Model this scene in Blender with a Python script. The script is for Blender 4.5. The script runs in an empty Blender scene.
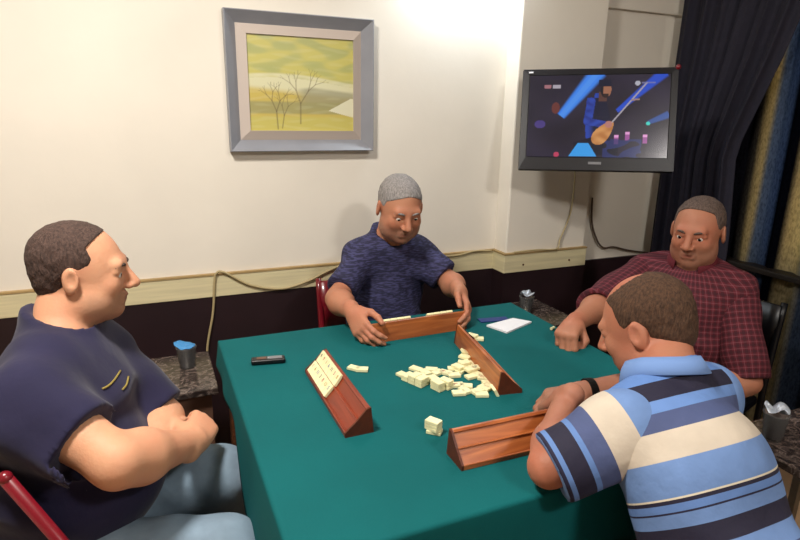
import bpy, bmesh, math, random
import numpy as np
from mathutils import Vector, Matrix

rnd = random.Random(7)
D = bpy.data
COL = bpy.context.scene.collection

# ------------------------------------------------------------------ helpers
def A3(*v):
    return np.array(v if len(v) > 1 else v[0], dtype=np.float64)

def nrm(v):
    v = np.array(v, dtype=np.float64)
    return v / (np.linalg.norm(v) + 1e-12)

def tag(o, label=None, cat=None, group=None, kind=None):
    if label: o['label'] = label
    if cat: o['category'] = cat
    if group: o['group'] = group
    if kind: o['kind'] = kind
    return o

def empty(name, loc=(0, 0, 0), rz=0.0):
    o = D.objects.new(name, None)
    o.empty_display_size = 0.05
    o.location = loc
    o.rotation_euler = (0, 0, rz)
    COL.objects.link(o)
    return o

def link_mesh(name, me, mat=None, parent=None, smooth=False):
    if mat is not None:
        for m in (mat if isinstance(mat, (list, tuple)) else [mat]):
            me.materials.append(m)
    if smooth:
        me.polygons.foreach_set('use_smooth', [True] * len(me.polygons))
    o = D.objects.new(name, me)
    COL.objects.link(o)
    if parent is not None:
        o.parent = parent
    return o

def obj(name, bm, mat=None, parent=None, smooth=False, loc=None, bevel=0.0, seg=2):
    me = D.meshes.new(name)
    bmesh.ops.recalc_face_normals(bm, faces=bm.faces[:])
    bm.to_mesh(me)
    bm.free()
    o = link_mesh(name, me, mat, parent, smooth)
    if loc is not None:
        o.location = loc
    if bevel:
        md = o.modifiers.new('bevel', 'BEVEL')
        md.width = bevel
        md.segments = seg
        md.limit_method = 'ANGLE'
        md.angle_limit = math.radians(35)
    return o

def add_box(bm, c, s, R=None):
    r = bmesh.ops.create_cube(bm, size=1.0)
    M = Matrix.Translation(Vector(c)) @ (R.to_4x4() if R is not None else Matrix.Identity(4)) @ Matrix.Diagonal((s[0], s[1], s[2], 1))
    bmesh.ops.transform(bm, matrix=M, verts=r['verts'])
    return r['verts']

def bx(x0, x1, y0, y1, z0, z1, bm=None):
    bm = bm or bmesh.new()
    add_box(bm, ((x0 + x1) / 2, (y0 + y1) / 2, (z0 + z1) / 2), (abs(x1 - x0), abs(y1 - y0), abs(z1 - z0)))
    return bm

def add_tube(bm, pts, r, n=10, cap=True):
    pts = [Vector(p) for p in pts]
    rs = r if isinstance(r, (list, tuple)) else [r] * len(pts)
    rings = []
    ref = None
    for i, p in enumerate(pts):
        t = (pts[min(i + 1, len(pts) - 1)] - pts[max(i - 1, 0)]).normalized()
        if ref is None:
            a = Vector((0, 0, 1)) if abs(t.z) < .9 else Vector((1, 0, 0))
            ref = t.cross(a).normalized()
        ref = (ref - t * ref.dot(t)).normalized()
        b = t.cross(ref)
        rings.append([bm.verts.new(p + (ref * math.cos(2 * math.pi * k / n) + b * math.sin(2 * math.pi * k / n)) * rs[i]) for k in range(n)])
    for i in range(len(rings) - 1):
        for k in range(n):
            bm.faces.new((rings[i][k], rings[i][(k + 1) % n], rings[i + 1][(k + 1) % n], rings[i + 1][k]))
    if cap:
        bm.faces.new(rings[0][::-1])
        bm.faces.new(rings[-1])
    return bm

def catmull(P, n=8):
    P = [Vector(p) for p in P]
    Q = [P[0] * 2 - P[1]] + P + [P[-1] * 2 - P[-2]]
    out = []
    for i in range(1, len(Q) - 2):
        for k in range(n):
            t = k / n
            a, b, c, d = Q[i - 1], Q[i], Q[i + 1], Q[i + 2]
            out.append(.5 * ((2 * b) + (c - a) * t + (2 * a - 5 * b + 4 * c - d) * t * t + (-a + 3 * b - 3 * c + d) * t ** 3))
    out.append(P[-1])
    return out

def add_lathe(bm, prof, c=(0, 0, 0), n=32, closed=False):
    rings = []
    for (r, z) in prof:
        if r < 1e-6:
            rings.append([bm.verts.new((c[0], c[1], c[2] + z))])
        else:
            rings.append([bm.verts.new((c[0] + r * math.cos(2 * math.pi * k / n), c[1] + r * math.sin(2 * math.pi * k / n), c[2] + z)) for k in range(n)])
    pairs = list(zip(rings[:-1], rings[1:]))
    if closed:
        pairs.append((rings[-1], rings[0]))
    for a, b in pairs:
        for k in range(n):
            k2 = (k + 1) % n
            if len(a) == 1 and len(b) == 1: continue
            if len(a) == 1: bm.faces.new((a[0], b[k], b[k2]))
            elif len(b) == 1: bm.faces.new((a[k], b[0], a[k2]))
            else: bm.faces.new((a[k], a[k2], b[k2], b[k]))
    return bm

def add_prism(bm, poly, x0, x1):
    """poly in (y,z), extruded along x"""
    a = [bm.verts.new((x0, y, z)) for y, z in poly]
    b = [bm.verts.new((x1, y, z)) for y, z in poly]
    n = len(poly)
    for i in range(n):
        bm.faces.new((a[i], a[(i + 1) % n], b[(i + 1) % n], b[i]))
    bm.faces.new(a[::-1]); bm.faces.new(b)
    return bm

# ------------------------------------------------------------------ materials
def srgb(h):
    h = h.lstrip('#')
    return tuple(((int(h[i:i + 2], 16) / 255 + .055) / 1.055) ** 2.4 if int(h[i:i + 2], 16) > 10 else int(h[i:i + 2], 16) / 255 / 12.92 for i in (0, 2, 4)) + (1,)

class NT:
    def __init__(s, name):
        s.m = D.materials.new(name); s.m.use_nodes = True
        s.t = s.m.node_tree; s.N = s.t.nodes; s.L = s.t.links
        s.b = s.N['Principled BSDF']
    def n(s, typ, **kw):
        x = s.N.new(typ)
        for k, v in kw.items():
            if k.startswith('i_'):
                x.inputs[k[2:].replace('_', ' ')].default_value = v
            else: setattr(x, k, v)
        return x
    def l(s, a, b): s.L.new(a, b)

def mat(name, col, rough=.6, metal=0.0, var=.0, vscale=20, bump=0.0, bscale=60, coords='Object', coat=0, spec=.5, stretch=(1, 1, 1), trans=0, ior=1.45, sheen=0, emit=None, estr=0, detail=4):
    t = NT(name)
    b = t.b
    c = srgb(col) if isinstance(col, str) else tuple(col) + (1,) if len(col) == 3 else col
    b.inputs['Base Color'].default_value = c
    b.inputs['Roughness'].default_value = rough
    b.inputs['Metallic'].default_value = metal
    b.inputs['Specular IOR Level'].default_value = spec
    b.inputs['Coat Weight'].default_value = coat
    b.inputs['IOR'].default_value = ior
    b.inputs['Transmission Weight'].default_value = trans
    if sheen:
        b.inputs['Sheen Weight'].default_value = sheen
        b.inputs['Sheen Roughness'].default_value = .5
    tc = t.n('ShaderNodeTexCoord'); mp = t.n('ShaderNodeMapping')
    mp.inputs['Scale'].default_value = stretch
    t.l(tc.outputs[coords], mp.inputs['Vector'])
    if var:
        nz = t.n('ShaderNodeTexNoise', i_Scale=vscale, i_Detail=detail)
        t.l(mp.outputs[0], nz.inputs['Vector'])
        mx = t.n('ShaderNodeMix', data_type='RGBA', blend_type='MIX')
        mr = t.n('ShaderNodeMapRange'); mr.inputs['From Min'].default_value = .35; mr.inputs['From Max'].default_value = .65
        t.l(nz.outputs['Fac'], mr.inputs['Value']); t.l(mr.outputs[0], mx.inputs[0])
        mx.inputs[6].default_value = tuple(max(0, x * (1 - var)) for x in c[:3]) + (1,)
        mx.inputs[7].default_value = tuple(min(1, x * (1 + var)) for x in c[:3]) + (1,)
        t.l(mx.outputs[2], b.inputs['Base Color'])
    if bump:
        nb = t.n('ShaderNodeTexNoise', i_Scale=bscale, i_Detail=5)
        t.l(mp.outputs[0], nb.inputs['Vector'])
        bp = t.n('ShaderNodeBump', i_Strength=bump, i_Distance=.01)
        t.l(nb.outputs['Fac'], bp.inputs['Height']); t.l(bp.outputs[0], b.inputs['Normal'])
    if emit:
        b.inputs['Emission Color'].default_value = srgb(emit); b.inputs['Emission Strength'].default_value = estr
    return t.m

def mat_skin(name, col, red='#b5553f'):
    t = NT(name); b = t.b
    c = srgb(col); r = srgb(red)
    tc = t.n('ShaderNodeTexCoord')
    nz = t.n('ShaderNodeTexNoise', i_Scale=9.0, i_Detail=5)
    t.l(tc.outputs['Object'], nz.inputs['Vector'])
    mr = t.n('ShaderNodeMapRange'); mr.inputs['From Min'].default_value = .4; mr.inputs['From Max'].default_value = .75; mr.inputs['To Max'].default_value = .35
    t.l(nz.outputs['Fac'], mr.inputs['Value'])
    mx = t.n('ShaderNodeMix', data_type='RGBA'); mx.inputs[6].default_value = c; mx.inputs[7].default_value = r
    t.l(mr.outputs[0], mx.inputs[0])
    at = t.n('ShaderNodeAttribute', attribute_name='lip')
    m2 = t.n('ShaderNodeMix', data_type='RGBA'); m2.inputs[7].default_value = srgb('#8e4238')
    t.l(at.outputs['Fac'], m2.inputs[0]); t.l(mx.outputs[2], m2.inputs[6])
    at3 = t.n('ShaderNodeAttribute', attribute_name='stubble')
    m3 = t.n('ShaderNodeMix', data_type='RGBA'); m3.inputs[7].default_value = srgb('#6d5a50')
    t.l(at3.outputs['Fac'], m3.inputs[0]); t.l(m2.outputs[2], m3.inputs[6])
    t.l(m3.outputs[2], b.inputs['Base Color'])
    b.inputs['Roughness'].default_value = .58
    b.inputs['Specular IOR Level'].default_value = .35
    b.inputs['Subsurface Weight'].default_value = .12
    b.inputs['Subsurface Radius'].default_value = (.02, .008, .004)
    nb = t.n('ShaderNodeTexNoise', i_Scale=160.0, i_Detail=3)
    t.l(tc.outputs['Object'], nb.inputs['Vector'])
    bp = t.n('ShaderNodeBump', i_Strength=.15, i_Distance=.004)
    t.l(nb.outputs['Fac'], bp.inputs['Height']); t.l(bp.outputs[0], b.inputs['Normal'])
    return t.m

def mat_wood(name, c1, c2, rough=.35, scale=5, axis=(1, 12, 12)):
    t = NT(name); b = t.b
    tc = t.n('ShaderNodeTexCoord'); mp = t.n('ShaderNodeMapping'); mp.inputs['Scale'].default_value = axis
    t.l(tc.outputs['Object'], mp.inputs['Vector'])
    nz = t.n('ShaderNodeTexNoise', i_Scale=scale, i_Detail=6, i_Distortion=1.2)
    t.l(mp.outputs[0], nz.inputs['Vector'])
    cr = t.n('ShaderNodeValToRGB')
    cr.color_ramp.elements[0].position = .35; cr.color_ramp.elements[0].color = srgb(c1)
    cr.color_ramp.elements[1].position = .65; cr.color_ramp.elements[1].color = srgb(c2)
    t.l(nz.outputs['Fac'], cr.inputs[0]); t.l(cr.outputs[0], b.inputs['Base Color'])
    b.inputs['Roughness'].default_value = rough
    b.inputs['Coat Weight'].default_value = .25
    b.inputs['Coat Roughness'].default_value = .2
    return t.m

def mat_attr(name, attr='paint', rough=.6, emit=0.0, coat=0.0):
    t = NT(name)
    a = t.n('ShaderNodeAttribute', attribute_name=attr)
    t.b.inputs['Roughness'].default_value = rough
    t.b.inputs['Coat Weight'].default_value = coat
    if emit:
        t.b.inputs['Base Color'].default_value = (.01, .01, .012, 1)
        t.l(a.outputs['Color'], t.b.inputs['Emission Color']); t.b.inputs['Emission Strength'].default_value = emit
    else:
        t.l(a.outputs['Color'], t.b.inputs['Base Color'])
    return t.m

def mat_ramp_uv(name, bands, period=None, rough=.8):
    """stripes across V of the UV map. bands: [(start, hex)] in metres"""
    t = NT(name); b = t.b
    uv = t.n('ShaderNodeUVMap', uv_map='UVMap'); sp = t.n('ShaderNodeSeparateXYZ')
    t.l(uv.outputs[0], sp.inputs[0])
    top = period
    src = sp.outputs[1]
    md = t.n('ShaderNodeMath', operation='DIVIDE'); md.inputs[1].default_value = top
    t.l(src, md.inputs[0])
    fr = t.n('ShaderNodeMath', operation='FRACT'); t.l(md.outputs[0], fr.inputs[0])
    cr = t.n('ShaderNodeValToRGB'); cr.color_ramp.interpolation = 'CONSTANT'
    el = cr.color_ramp.elements
    el[0].position = 0; el[0].color = srgb(bands[0][1]); el.remove(el[1])
    for p, c in bands[1:]:
        e = el.new(p / top); e.color = srgb(c)
    t.l(fr.outputs[0], cr.inputs[0])
    tc = t.n('ShaderNodeTexCoord')
    nz = t.n('ShaderNodeTexNoise', i_Scale=25.0, i_Detail=5); t.l(tc.outputs['Object'], nz.inputs['Vector'])
    hs = t.n('ShaderNodeMix', data_type='RGBA', blend_type='MULTIPLY'); hs.inputs[0].default_value = .22
    t.l(cr.outputs[0], hs.inputs[6]); t.l(nz.outputs['Fac'], hs.inputs[7])
    t.l(hs.outputs[2], b.inputs['Base Color'])
    b.inputs['Roughness'].default_value = rough
    nb = t.n('ShaderNodeTexNoise', i_Scale=14.0, i_Detail=4); t.l(tc.outputs['Object'], nb.inputs['Vector'])
    bp = t.n('ShaderNodeBump', i_Strength=.35, i_Distance=.02)
    t.l(nb.outputs['Fac'], bp.inputs['Height']); t.l(bp.outputs[0], b.inputs['Normal'])
    return t.m

def mat_plaid(name):
    t = NT(name); b = t.b
    uv = t.n('ShaderNodeUVMap', uv_map='UVMap'); sp = t.n('ShaderNodeSeparateXYZ')
    t.l(uv.outputs[0], sp.inputs[0])
    base = srgb('#5e1422')
    prev = None
    def line(ch, per, lo, hi, off=0.0):
        a = t.n('ShaderNodeMath', operation='ADD'); a.inputs[1].default_value = off; t.l(sp.outputs[ch], a.inputs[0])
        m = t.n('ShaderNodeMath', operation='DIVIDE'); m.inputs[1].default_value = per; t.l(a.outputs[0], m.inputs[0])
        f = t.n('ShaderNodeMath', operation='FRACT'); t.l(m.outputs[0], f.inputs[0])
        c1 = t.n('ShaderNodeMath', operation='GREATER_THAN'); c1.inputs[1].default_value = lo; t.l(f.outputs[0], c1.inputs[0])
        c2 = t.n('ShaderNodeMath', operation='LESS_THAN'); c2.inputs[1].default_value = hi; t.l(f.outputs[0], c2.inputs[0])
        k = t.n('ShaderNodeMath', operation='MULTIPLY'); t.l(c1.outputs[0], k.inputs[0]); t.l(c2.outputs[0], k.inputs[1])
        return k.outputs[0]
    col = None
    def over(fac, hexc, amt, prev):
        mx = t.n('ShaderNodeMix', data_type='RGBA')
        k = t.n('ShaderNodeMath', operation='MULTIPLY'); k.inputs[1].default_value = amt; t.l(fac, k.inputs[0])
        t.l(k.outputs[0], mx.inputs[0]); mx.inputs[7].default_value = srgb(hexc)
        if prev is None: mx.inputs[6].default_value = base
        else: t.l(prev, mx.inputs[6])
        return mx.outputs[2]
    P = .020
    col = over(line(0, P, .0, .42), '#2a0c18', .5, None)
    col = over(line(1, P, .0, .42), '#2a0c18', .5, col)
    col = over(line(0, P, .66, .76), '#96606a', .3, col)
    col = over(line(1, P, .66, .76), '#96606a', .3, col)
    t.l(col, b.inputs['Base Color'])
    b.inputs['Roughness'].default_value = .85
    tc = t.n('ShaderNodeTexCoord')
    nb = t.n('ShaderNodeTexNoise', i_Scale=16.0, i_Detail=4); t.l(tc.outputs['Object'], nb.inputs['Vector'])
    bp = t.n('ShaderNodeBump', i_Strength=.4, i_Distance=.02)
    t.l(nb.outputs['Fac'], bp.inputs['Height']); t.l(bp.outputs[0], b.inputs['Normal'])
    return t.m

def mat_granite(name):
    t = NT(name); b = t.b
    tc = t.n('ShaderNodeTexCoord')
    v = t.n('ShaderNodeTexNoise', i_Scale=26.0, i_Detail=6, i_Distortion=2.2); t.l(tc.outputs['Object'], v.inputs['Vector'])
    cr = t.n('ShaderNodeValToRGB'); e = cr.color_ramp.elements
    e[0].position = .38; e[0].color = srgb('#2c2422'); e[1].position = .56; e[1].color = srgb('#4d423d')
    x = e.new(.60); x.color = srgb('#7d6e66'); x = e.new(.63); x.color = srgb('#453a36')
    t.l(v.outputs['Fac'], cr.inputs[0]); t.l(cr.outputs[0], b.inputs['Base Color'])
    b.inputs['Roughness'].default_value = .16
    return t.m

M = {}
M['wall'] = mat('wall_plaster', '#e6dfd2', .75, var=.035, vscale=2.2, bump=.06, bscale=25)
M['dado'] = mat('dark_wall_panel', '#241419', .5, var=.12, vscale=6)
M['strip'] = mat('cream_wood_strip', '#d6cba4', .5, var=.08, vscale=4, stretch=(1, 1, 20))
M['strip_edge'] = mat('strip_edge_wood', '#a58a5c', .6, var=.1, vscale=6)
M['floor'] = mat('floor_tiles', '#a8896a', .45, var=.06, vscale=3)
M['ceiling'] = mat('ceiling_paint', '#cfc7b8', .8)
M['felt'] = mat('teal_felt', '#03585a', .85, var=.07, vscale=5, bump=.10, bscale=220, spec=.25)
M['tablewood'] = mat_wood('table_wood', '#4a2a18', '#6b3d22')
M['rack'] = mat_wood('rack_wood', '#8a4420', '#b86a36', scale=4, axis=(1, 9, 9))
M['rack_end'] = mat('rack_end_grain', '#55240f', .45, var=.15, vscale=60)
M['rack_dark'] = mat_wood('rack_wood_dark', '#6e2410', '#8c351a', scale=4, axis=(1, 9, 9))
M['tile'] = mat('ivory_tile', '#ebe5b6', .35, var=.06, vscale=30, coat=.3)
M['granite'] = mat_granite('dark_granite')
M['panelbrown'] = mat('brown_panel', '#6b4e40', .5, var=.08)
M['steel'] = mat('brushed_steel', '#a9a7a0', .35, metal=.8)
M['black'] = mat('black_plastic', '#0c0c10', .35)
M['tvblack'] = mat('tv_gloss_black', '#100e14', .4)
M['grey'] = mat('grey_plastic', '#77777b', .4)
M['white'] = mat('white_paper', '#e6e6ea', .7)
M['blue'] = mat('blue_card', '#173070', .5)
M['bluefoil'] = mat('blue_foil', '#3b86c0', .35, bump=.2, bscale=90)
M['foil'] = mat('silver_foil', '#c8d0dc', .3, metal=.5, bump=.4, bscale=90)
M['plastic'] = mat('clear_plastic', '#ffffff', .08, trans=.94, ior=1.25)
M['water'] = mat('water', '#ffffff', .0, trans=1.0, ior=1.33)
M['red'] = mat('red_enamel', '#74121f', .3, coat=.4)
M['cable'] = mat('cream_cable', '#ab9a72', .6)
M['darkcable'] = mat('dark_cable', '#5d4c40', .6)
M['frame_grey'] = mat('grey_frame_paint', '#8b8d94', .4, var=.04, vscale=12)
M['frame_liner'] = mat('taupe_liner', '#c1b4aa', .5)
M['curtain'] = mat('navy_curtain', '#1f1d2b', .85, var=.1, vscale=30, bump=.2, bscale=120)
M['frame_dark'] = mat('dark_window_frame', '#17120f', .5)
M['glass'] = mat('window_glass', '#ffffff', .02, trans=1.0)
M['navy'] = mat('navy_tshirt', '#1b1838', .88, var=.12, vscale=6, bump=.35, bscale=14, sheen=.1)
M['gold'] = mat('yellow_print', '#8f7d3c', .7)
M['denim'] = mat('pale_denim', '#7f93a4', .85, var=.14, vscale=14, bump=.35, bscale=18)
M['darktrouser'] = mat('dark_trousers', '#1d1d26', .85, bump=.3, bscale=18)
M['shoe'] = mat('black_shoe', '#15110f', .45)
M['hair_grey'] = mat('grey_hair', '#8a8583', .85, var=.3, vscale=220, bump=.5, bscale=330, stretch=(1, 1, .25))
M['hair_dark'] = mat('dark_brown_hair', '#47352e', .85, var=.35, vscale=220, bump=.5, bscale=330, stretch=(1, 1, .25))
M['hair_brown'] = mat('brown_hair', '#4a3323', .85, var=.35, vscale=220, bump=.5, bscale=330, stretch=(1, 1, .25))
M['hair_salt'] = mat('salt_brown_hair', '#5c4c44', .85, var=.35, vscale=220, bump=.5, bscale=330, stretch=(1, 1, .25))
M['eye'] = mat('eye_white', '#d9d2ca', .2)
M['iris'] = mat('brown_iris', '#24140c', .15)
M['skin_l'] = mat_skin('skin_fair', '#d09a78')
M['skin_b'] = mat_skin('skin_tanned', '#b07a5e')
M['skin_r'] = mat_skin('skin_brown', '#ab745a')
M['skin_s'] = mat_skin('skin_ruddy', '#ac7359')
M['collar'] = mat('blue_collar', '#6f8fc4', .85)
M['watch'] = mat('black_watch', '#101010', .4)
M['lampglass'] = mat('lamp_diffuser', '#ffffff', .5, emit='#fff0da', estr=6)
M['tubeglass'] = mat('tube_diffuser', '#ffffff', .5, emit='#eaf2ff', estr=5)
M['digit_red'] = mat('digit_red', '#a02018', .5)
M['digit_black'] = mat('digit_black', '#1a1a1a', .5)
M['digit_blue'] = mat('digit_blue', '#1d4a88', .5)
M['digit_gold'] = mat('digit_gold', '#a8842a', .5)

# ------------------------------------------------------------------ implicit surfaces
def smin(a, b, k):
    h = np.clip(.5 + .5 * (b - a) / k, 0, 1)
    return b * (1 - h) + a * h - k * h * (1 - h)

def sd_cone(P, a, b, ra, rb):
    a = a.astype(np.float32); ba = (b - a).astype(np.float32)
    pa = P - a
    h = np.clip(pa @ ba / float(ba @ ba + 1e-12), 0, 1)
    return np.sqrt(((pa - h[:, None] * ba) ** 2).sum(1)) - (ra + (rb - ra) * h)

def sd_ell(P, c, r, R):
    q = (P - c.astype(np.float32))
    if R is not None: q = q @ R.T.astype(np.float32)      # rows of R are axes
    r = np.array(r, dtype=np.float32)
    k0 = np.sqrt(((q / r) ** 2).sum(1)); k1 = np.sqrt(((q / (r * r)) ** 2).sum(1)) + 1e-9
    return k0 * (k0 - 1) / k1

def sd_box(P, c, b, R, rad):
    q = np.abs((P - c.astype(np.float32)) @ R.T.astype(np.float32)) - (np.array(b, dtype=np.float32) - rad)
    return np.sqrt((np.maximum(q, 0) ** 2).sum(1)) + np.minimum(q.max(1), 0) - rad

class SDF:
    def __init__(s): s.p = []
    def cone(s, a, b, ra, rb, k=.02): s.p.append(('c', A3(a), A3(b), ra, rb, k)); return s
    def ell(s, c, r, R=None, k=.02): s.p.append(('e', A3(c), r, R, k)); return s
    def box(s, c, b, R, rad, k=.01): s.p.append(('b', A3(c), b, R, rad, k)); return s
    def sube(s, c, r, R=None, k=.01): s.p.append(('-e', A3(c), r, R, k)); return s
    def subc(s, a, b, ra, rb, k=.004): s.p.append(('-c', A3(a), A3(b), ra, rb, k)); return s
    def add(s, o): s.p += o.p; return s
    def __call__(s, P, d=None):
        for q in s.p:
            if q[0] == 'c': v = sd_cone(P, q[1], q[2], q[3], q[4])
            elif q[0] == 'e': v = sd_ell(P, q[1], q[2], q[3])
            elif q[0] == 'b': v = sd_box(P, q[1], q[2], q[3], q[4])
            elif q[0] == '-e': v = sd_ell(P, q[1], q[2], q[3])
            else: v = sd_cone(P, q[1], q[2], q[3], q[4])
            if q[0][0] == '-':
                d = -smin(-d, v, q[-1])
            else:
                d = v if d is None else smin(d, v, q[-1])
        return d
    def bounds(s):
        lo = np.full(3, 9.); hi = np.full(3, -9.)
        for q in s.p:
            if q[0] == 'c':
                m = max(q[3], q[4])
                lo = np.minimum(lo, np.minimum(q[1], q[2]) - m); hi = np.maximum(hi, np.maximum(q[1], q[2]) + m)
            elif q[0] == 'e' or q[0] == 'b':
                m = max(q[2]) * (1.0 if q[0] == 'e' else 1.7); lo = np.minimum(lo, q[1] - m); hi = np.maximum(hi, q[1] + m)
        return lo - .02, hi + .02

def surface(f, lo, hi, h):
    """mesh the zero level of f inside the box lo..hi with cells of size h (surface nets, block-sparse)"""
    B = 8
    n = np.ceil((np.array(hi) - np.array(lo)) / h / B).astype(int) * B + 1
    nb = (n - 1) // B
    lo = np.array(lo, dtype=np.float64)
    ii = np.stack(np.meshgrid(*[np.arange(k) for k in nb], indexing='ij'), -1).reshape(-1, 3)
    cen = (lo + (ii + .5) * B * h).astype(np.float32)
    dc = np.concatenate([f(cen[i:i + 200000]) for i in range(0, len(cen), 200000)])
    F = np.empty(n, dtype=np.float32)
    for (i, j, k), d in zip(ii, dc):
        F[i * B:(i + 1) * B + 1, j * B:(j + 1) * B + 1, k * B:(k + 1) * B + 1] = 1.0 if d > 0 else -1.0
    near = ii[np.abs(dc) < B * h * .5 * 1.75 + .012]
    if len(near) == 0: return np.zeros((0, 3)), np.zeros((0, 4), int)
    loc = np.stack(np.meshgrid(*[np.arange(B + 1)] * 3, indexing='ij'), -1).reshape(-1, 3)
    step = 250
    for s in range(0, len(near), step):
        nn = near[s:s + step]
        idx = (nn[:, None, :] * B + loc[None]).reshape(-1, 3)
        P = (lo + idx * h).astype(np.float32)
        F[idx[:, 0], idx[:, 1], idx[:, 2]] = f(P)
    S = F > 0
    nx, ny, nz = n
    cnt = np.zeros(tuple(n - 1), np.int8)
    for a in (0, 1):
        for b in (0, 1):
            for c in (0, 1):
                cnt += S[a:nx - 1 + a, b:ny - 1 + b, c:nz - 1 + c]
    cells = np.argwhere((cnt > 0) & (cnt < 8))
    vid = np.full(tuple(n - 1), -1, dtype=np.int64)
    vid[cells[:, 0], cells[:, 1], cells[:, 2]] = np.arange(len(cells))
    acc = np.zeros((len(cells), 3)); w = np.zeros(len(cells))
    cor = [(a, b, c) for a in (0, 1) for b in (0, 1) for c in (0, 1)]
    for p in cor:
        for ax in range(3):
            if p[ax]: continue
            q = list(p); q[ax] = 1
            fa = F[cells[:, 0] + p[0], cells[:, 1] + p[1], cells[:, 2] + p[2]]
            fb = F[cells[:, 0] + q[0], cells[:, 1] + q[1], cells[:, 2] + q[2]]
            m = (fa > 0) != (fb > 0)
            t = np.where(m, fa / (fa - fb + 1e-12), 0)
            pos = np.tile(np.array(p, float), (len(cells), 1)); pos[:, ax] = t
            acc += pos * m[:, None]; w += m
    V = lo + (cells + acc / w[:, None]) * h
    quads = []
    for ax in range(3):
        a1, a2 = (ax + 1) % 3, (ax + 2) % 3
        sl0 = [slice(None)] * 3; sl1 = [slice(None)] * 3
        sl0[ax] = slice(0, n[ax] - 1); sl1[ax] = slice(1, n[ax])
        ch = S[tuple(sl0)] != S[tuple(sl1)]
        e = np.argwhere(ch)
        e = e[(e[:, a1] > 0) & (e[:, a2] > 0) & (e[:, a1] < n[a1] - 1) & (e[:, a2] < n[a2] - 1)]
        if len(e) == 0: continue
        def cell(o1, o2):
            c = e.copy(); c[:, a1] -= o1; c[:, a2] -= o2
            return vid[c[:, 0], c[:, 1], c[:, 2]]
        q = np.stack([cell(1, 1), cell(0, 1), cell(0, 0), cell(1, 0)], 1)
        flip = S[e[:, 0], e[:, 1], e[:, 2]]
        q[flip] = q[flip][:, ::-1]
        quads.append(q)
    Q = np.concatenate(quads)
    return V, Q

def relax(V, Q, it=1, lam=.5):
    for _ in range(it):
        s = np.zeros_like(V); c = np.zeros(len(V))
        for a, b in ((0, 1), (1, 2), (2, 3), (3, 0)):
            np.add.at(s, Q[:, a], V[Q[:, b]]); np.add.at(c, Q[:, a], 1)
            np.add.at(s, Q[:, b], V[Q[:, a]]); np.add.at(c, Q[:, b], 1)
        V = V * (1 - lam) + lam * s / np.maximum(c, 1)[:, None]
    return V

def compact(V, Q):
    u, inv = np.unique(Q.reshape(-1), return_inverse=True)
    return V[u], inv.reshape(-1, 4)

def np_mesh(name, V, Q):
    me = D.meshes.new(name)
    me.vertices.add(len(V)); me.vertices.foreach_set('co', V.astype(np.float32).ravel())
    me.loops.add(Q.size); me.loops.foreach_set('vertex_index', Q.astype(np.int32).ravel())
    me.polygons.add(len(Q)); me.polygons.foreach_set('loop_start', np.arange(0, Q.size, 4, dtype=np.int32))
    me.update(calc_edges=True); me.validate()
    me.polygons.foreach_set('use_smooth', np.ones(len(me.polygons), dtype=bool))
    return me

def set_uv(me, uvf, per=None):
    n = len(me.vertices); co = np.empty(n * 3, np.float32); me.vertices.foreach_get('co', co); co = co.reshape(-1, 3)
    uv = uvf(co)
    li = np.empty(len(me.loops), np.int32); me.loops.foreach_get('vertex_index', li)
    L = uv[li].reshape(-1, 4, 2)
    if per:
        big = (L[:, :, 0].max(1) - L[:, :, 0].min(1)) > per / 2
        x = L[:, :, 0]; x[big] = np.where(x[big] < 0, x[big] + per, x[big]); L[:, :, 0] = x
    lay = me.uv_layers.new(name='UVMap')
    lay.data.foreach_set('uv', L.reshape(-1).astype(np.float32))

def wob(P, f, s=0.0):
    x, y, z = P[:, 0] * f, P[:, 1] * f, P[:, 2] * f
    return (np.sin(x * 1.3 + 2.1 * np.sin(y * .9 + s) + s) * np.sin(y * 1.1 + 1.7 * np.sin(z * 1.2 + 2 * s)) + np.sin(z * 1.4 + 1.9 * np.sin(x * .8 - s) + 3 * s)) * .5

def folds(P, ax, f, s=0.0, sharp=1.0):
    """ridges running perpendicular to direction ax"""
    t = P @ np.array(ax, dtype=np.float32)
    v = np.sin(t * f + 2.2 * wob(P, f * .25, s) + s)
    return v * (.4 + .6 * np.clip(wob(P, f * .18, s + 1.3) + .3, 0, 1))

# ------------------------------------------------------------------ people
def frame(fwd, up):
    f = nrm(fwd); u = np.array(up, float); u = nrm(u - f * (u @ f)); s = np.cross(f, u)    # s: the person's right
    return s, f, u

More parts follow.
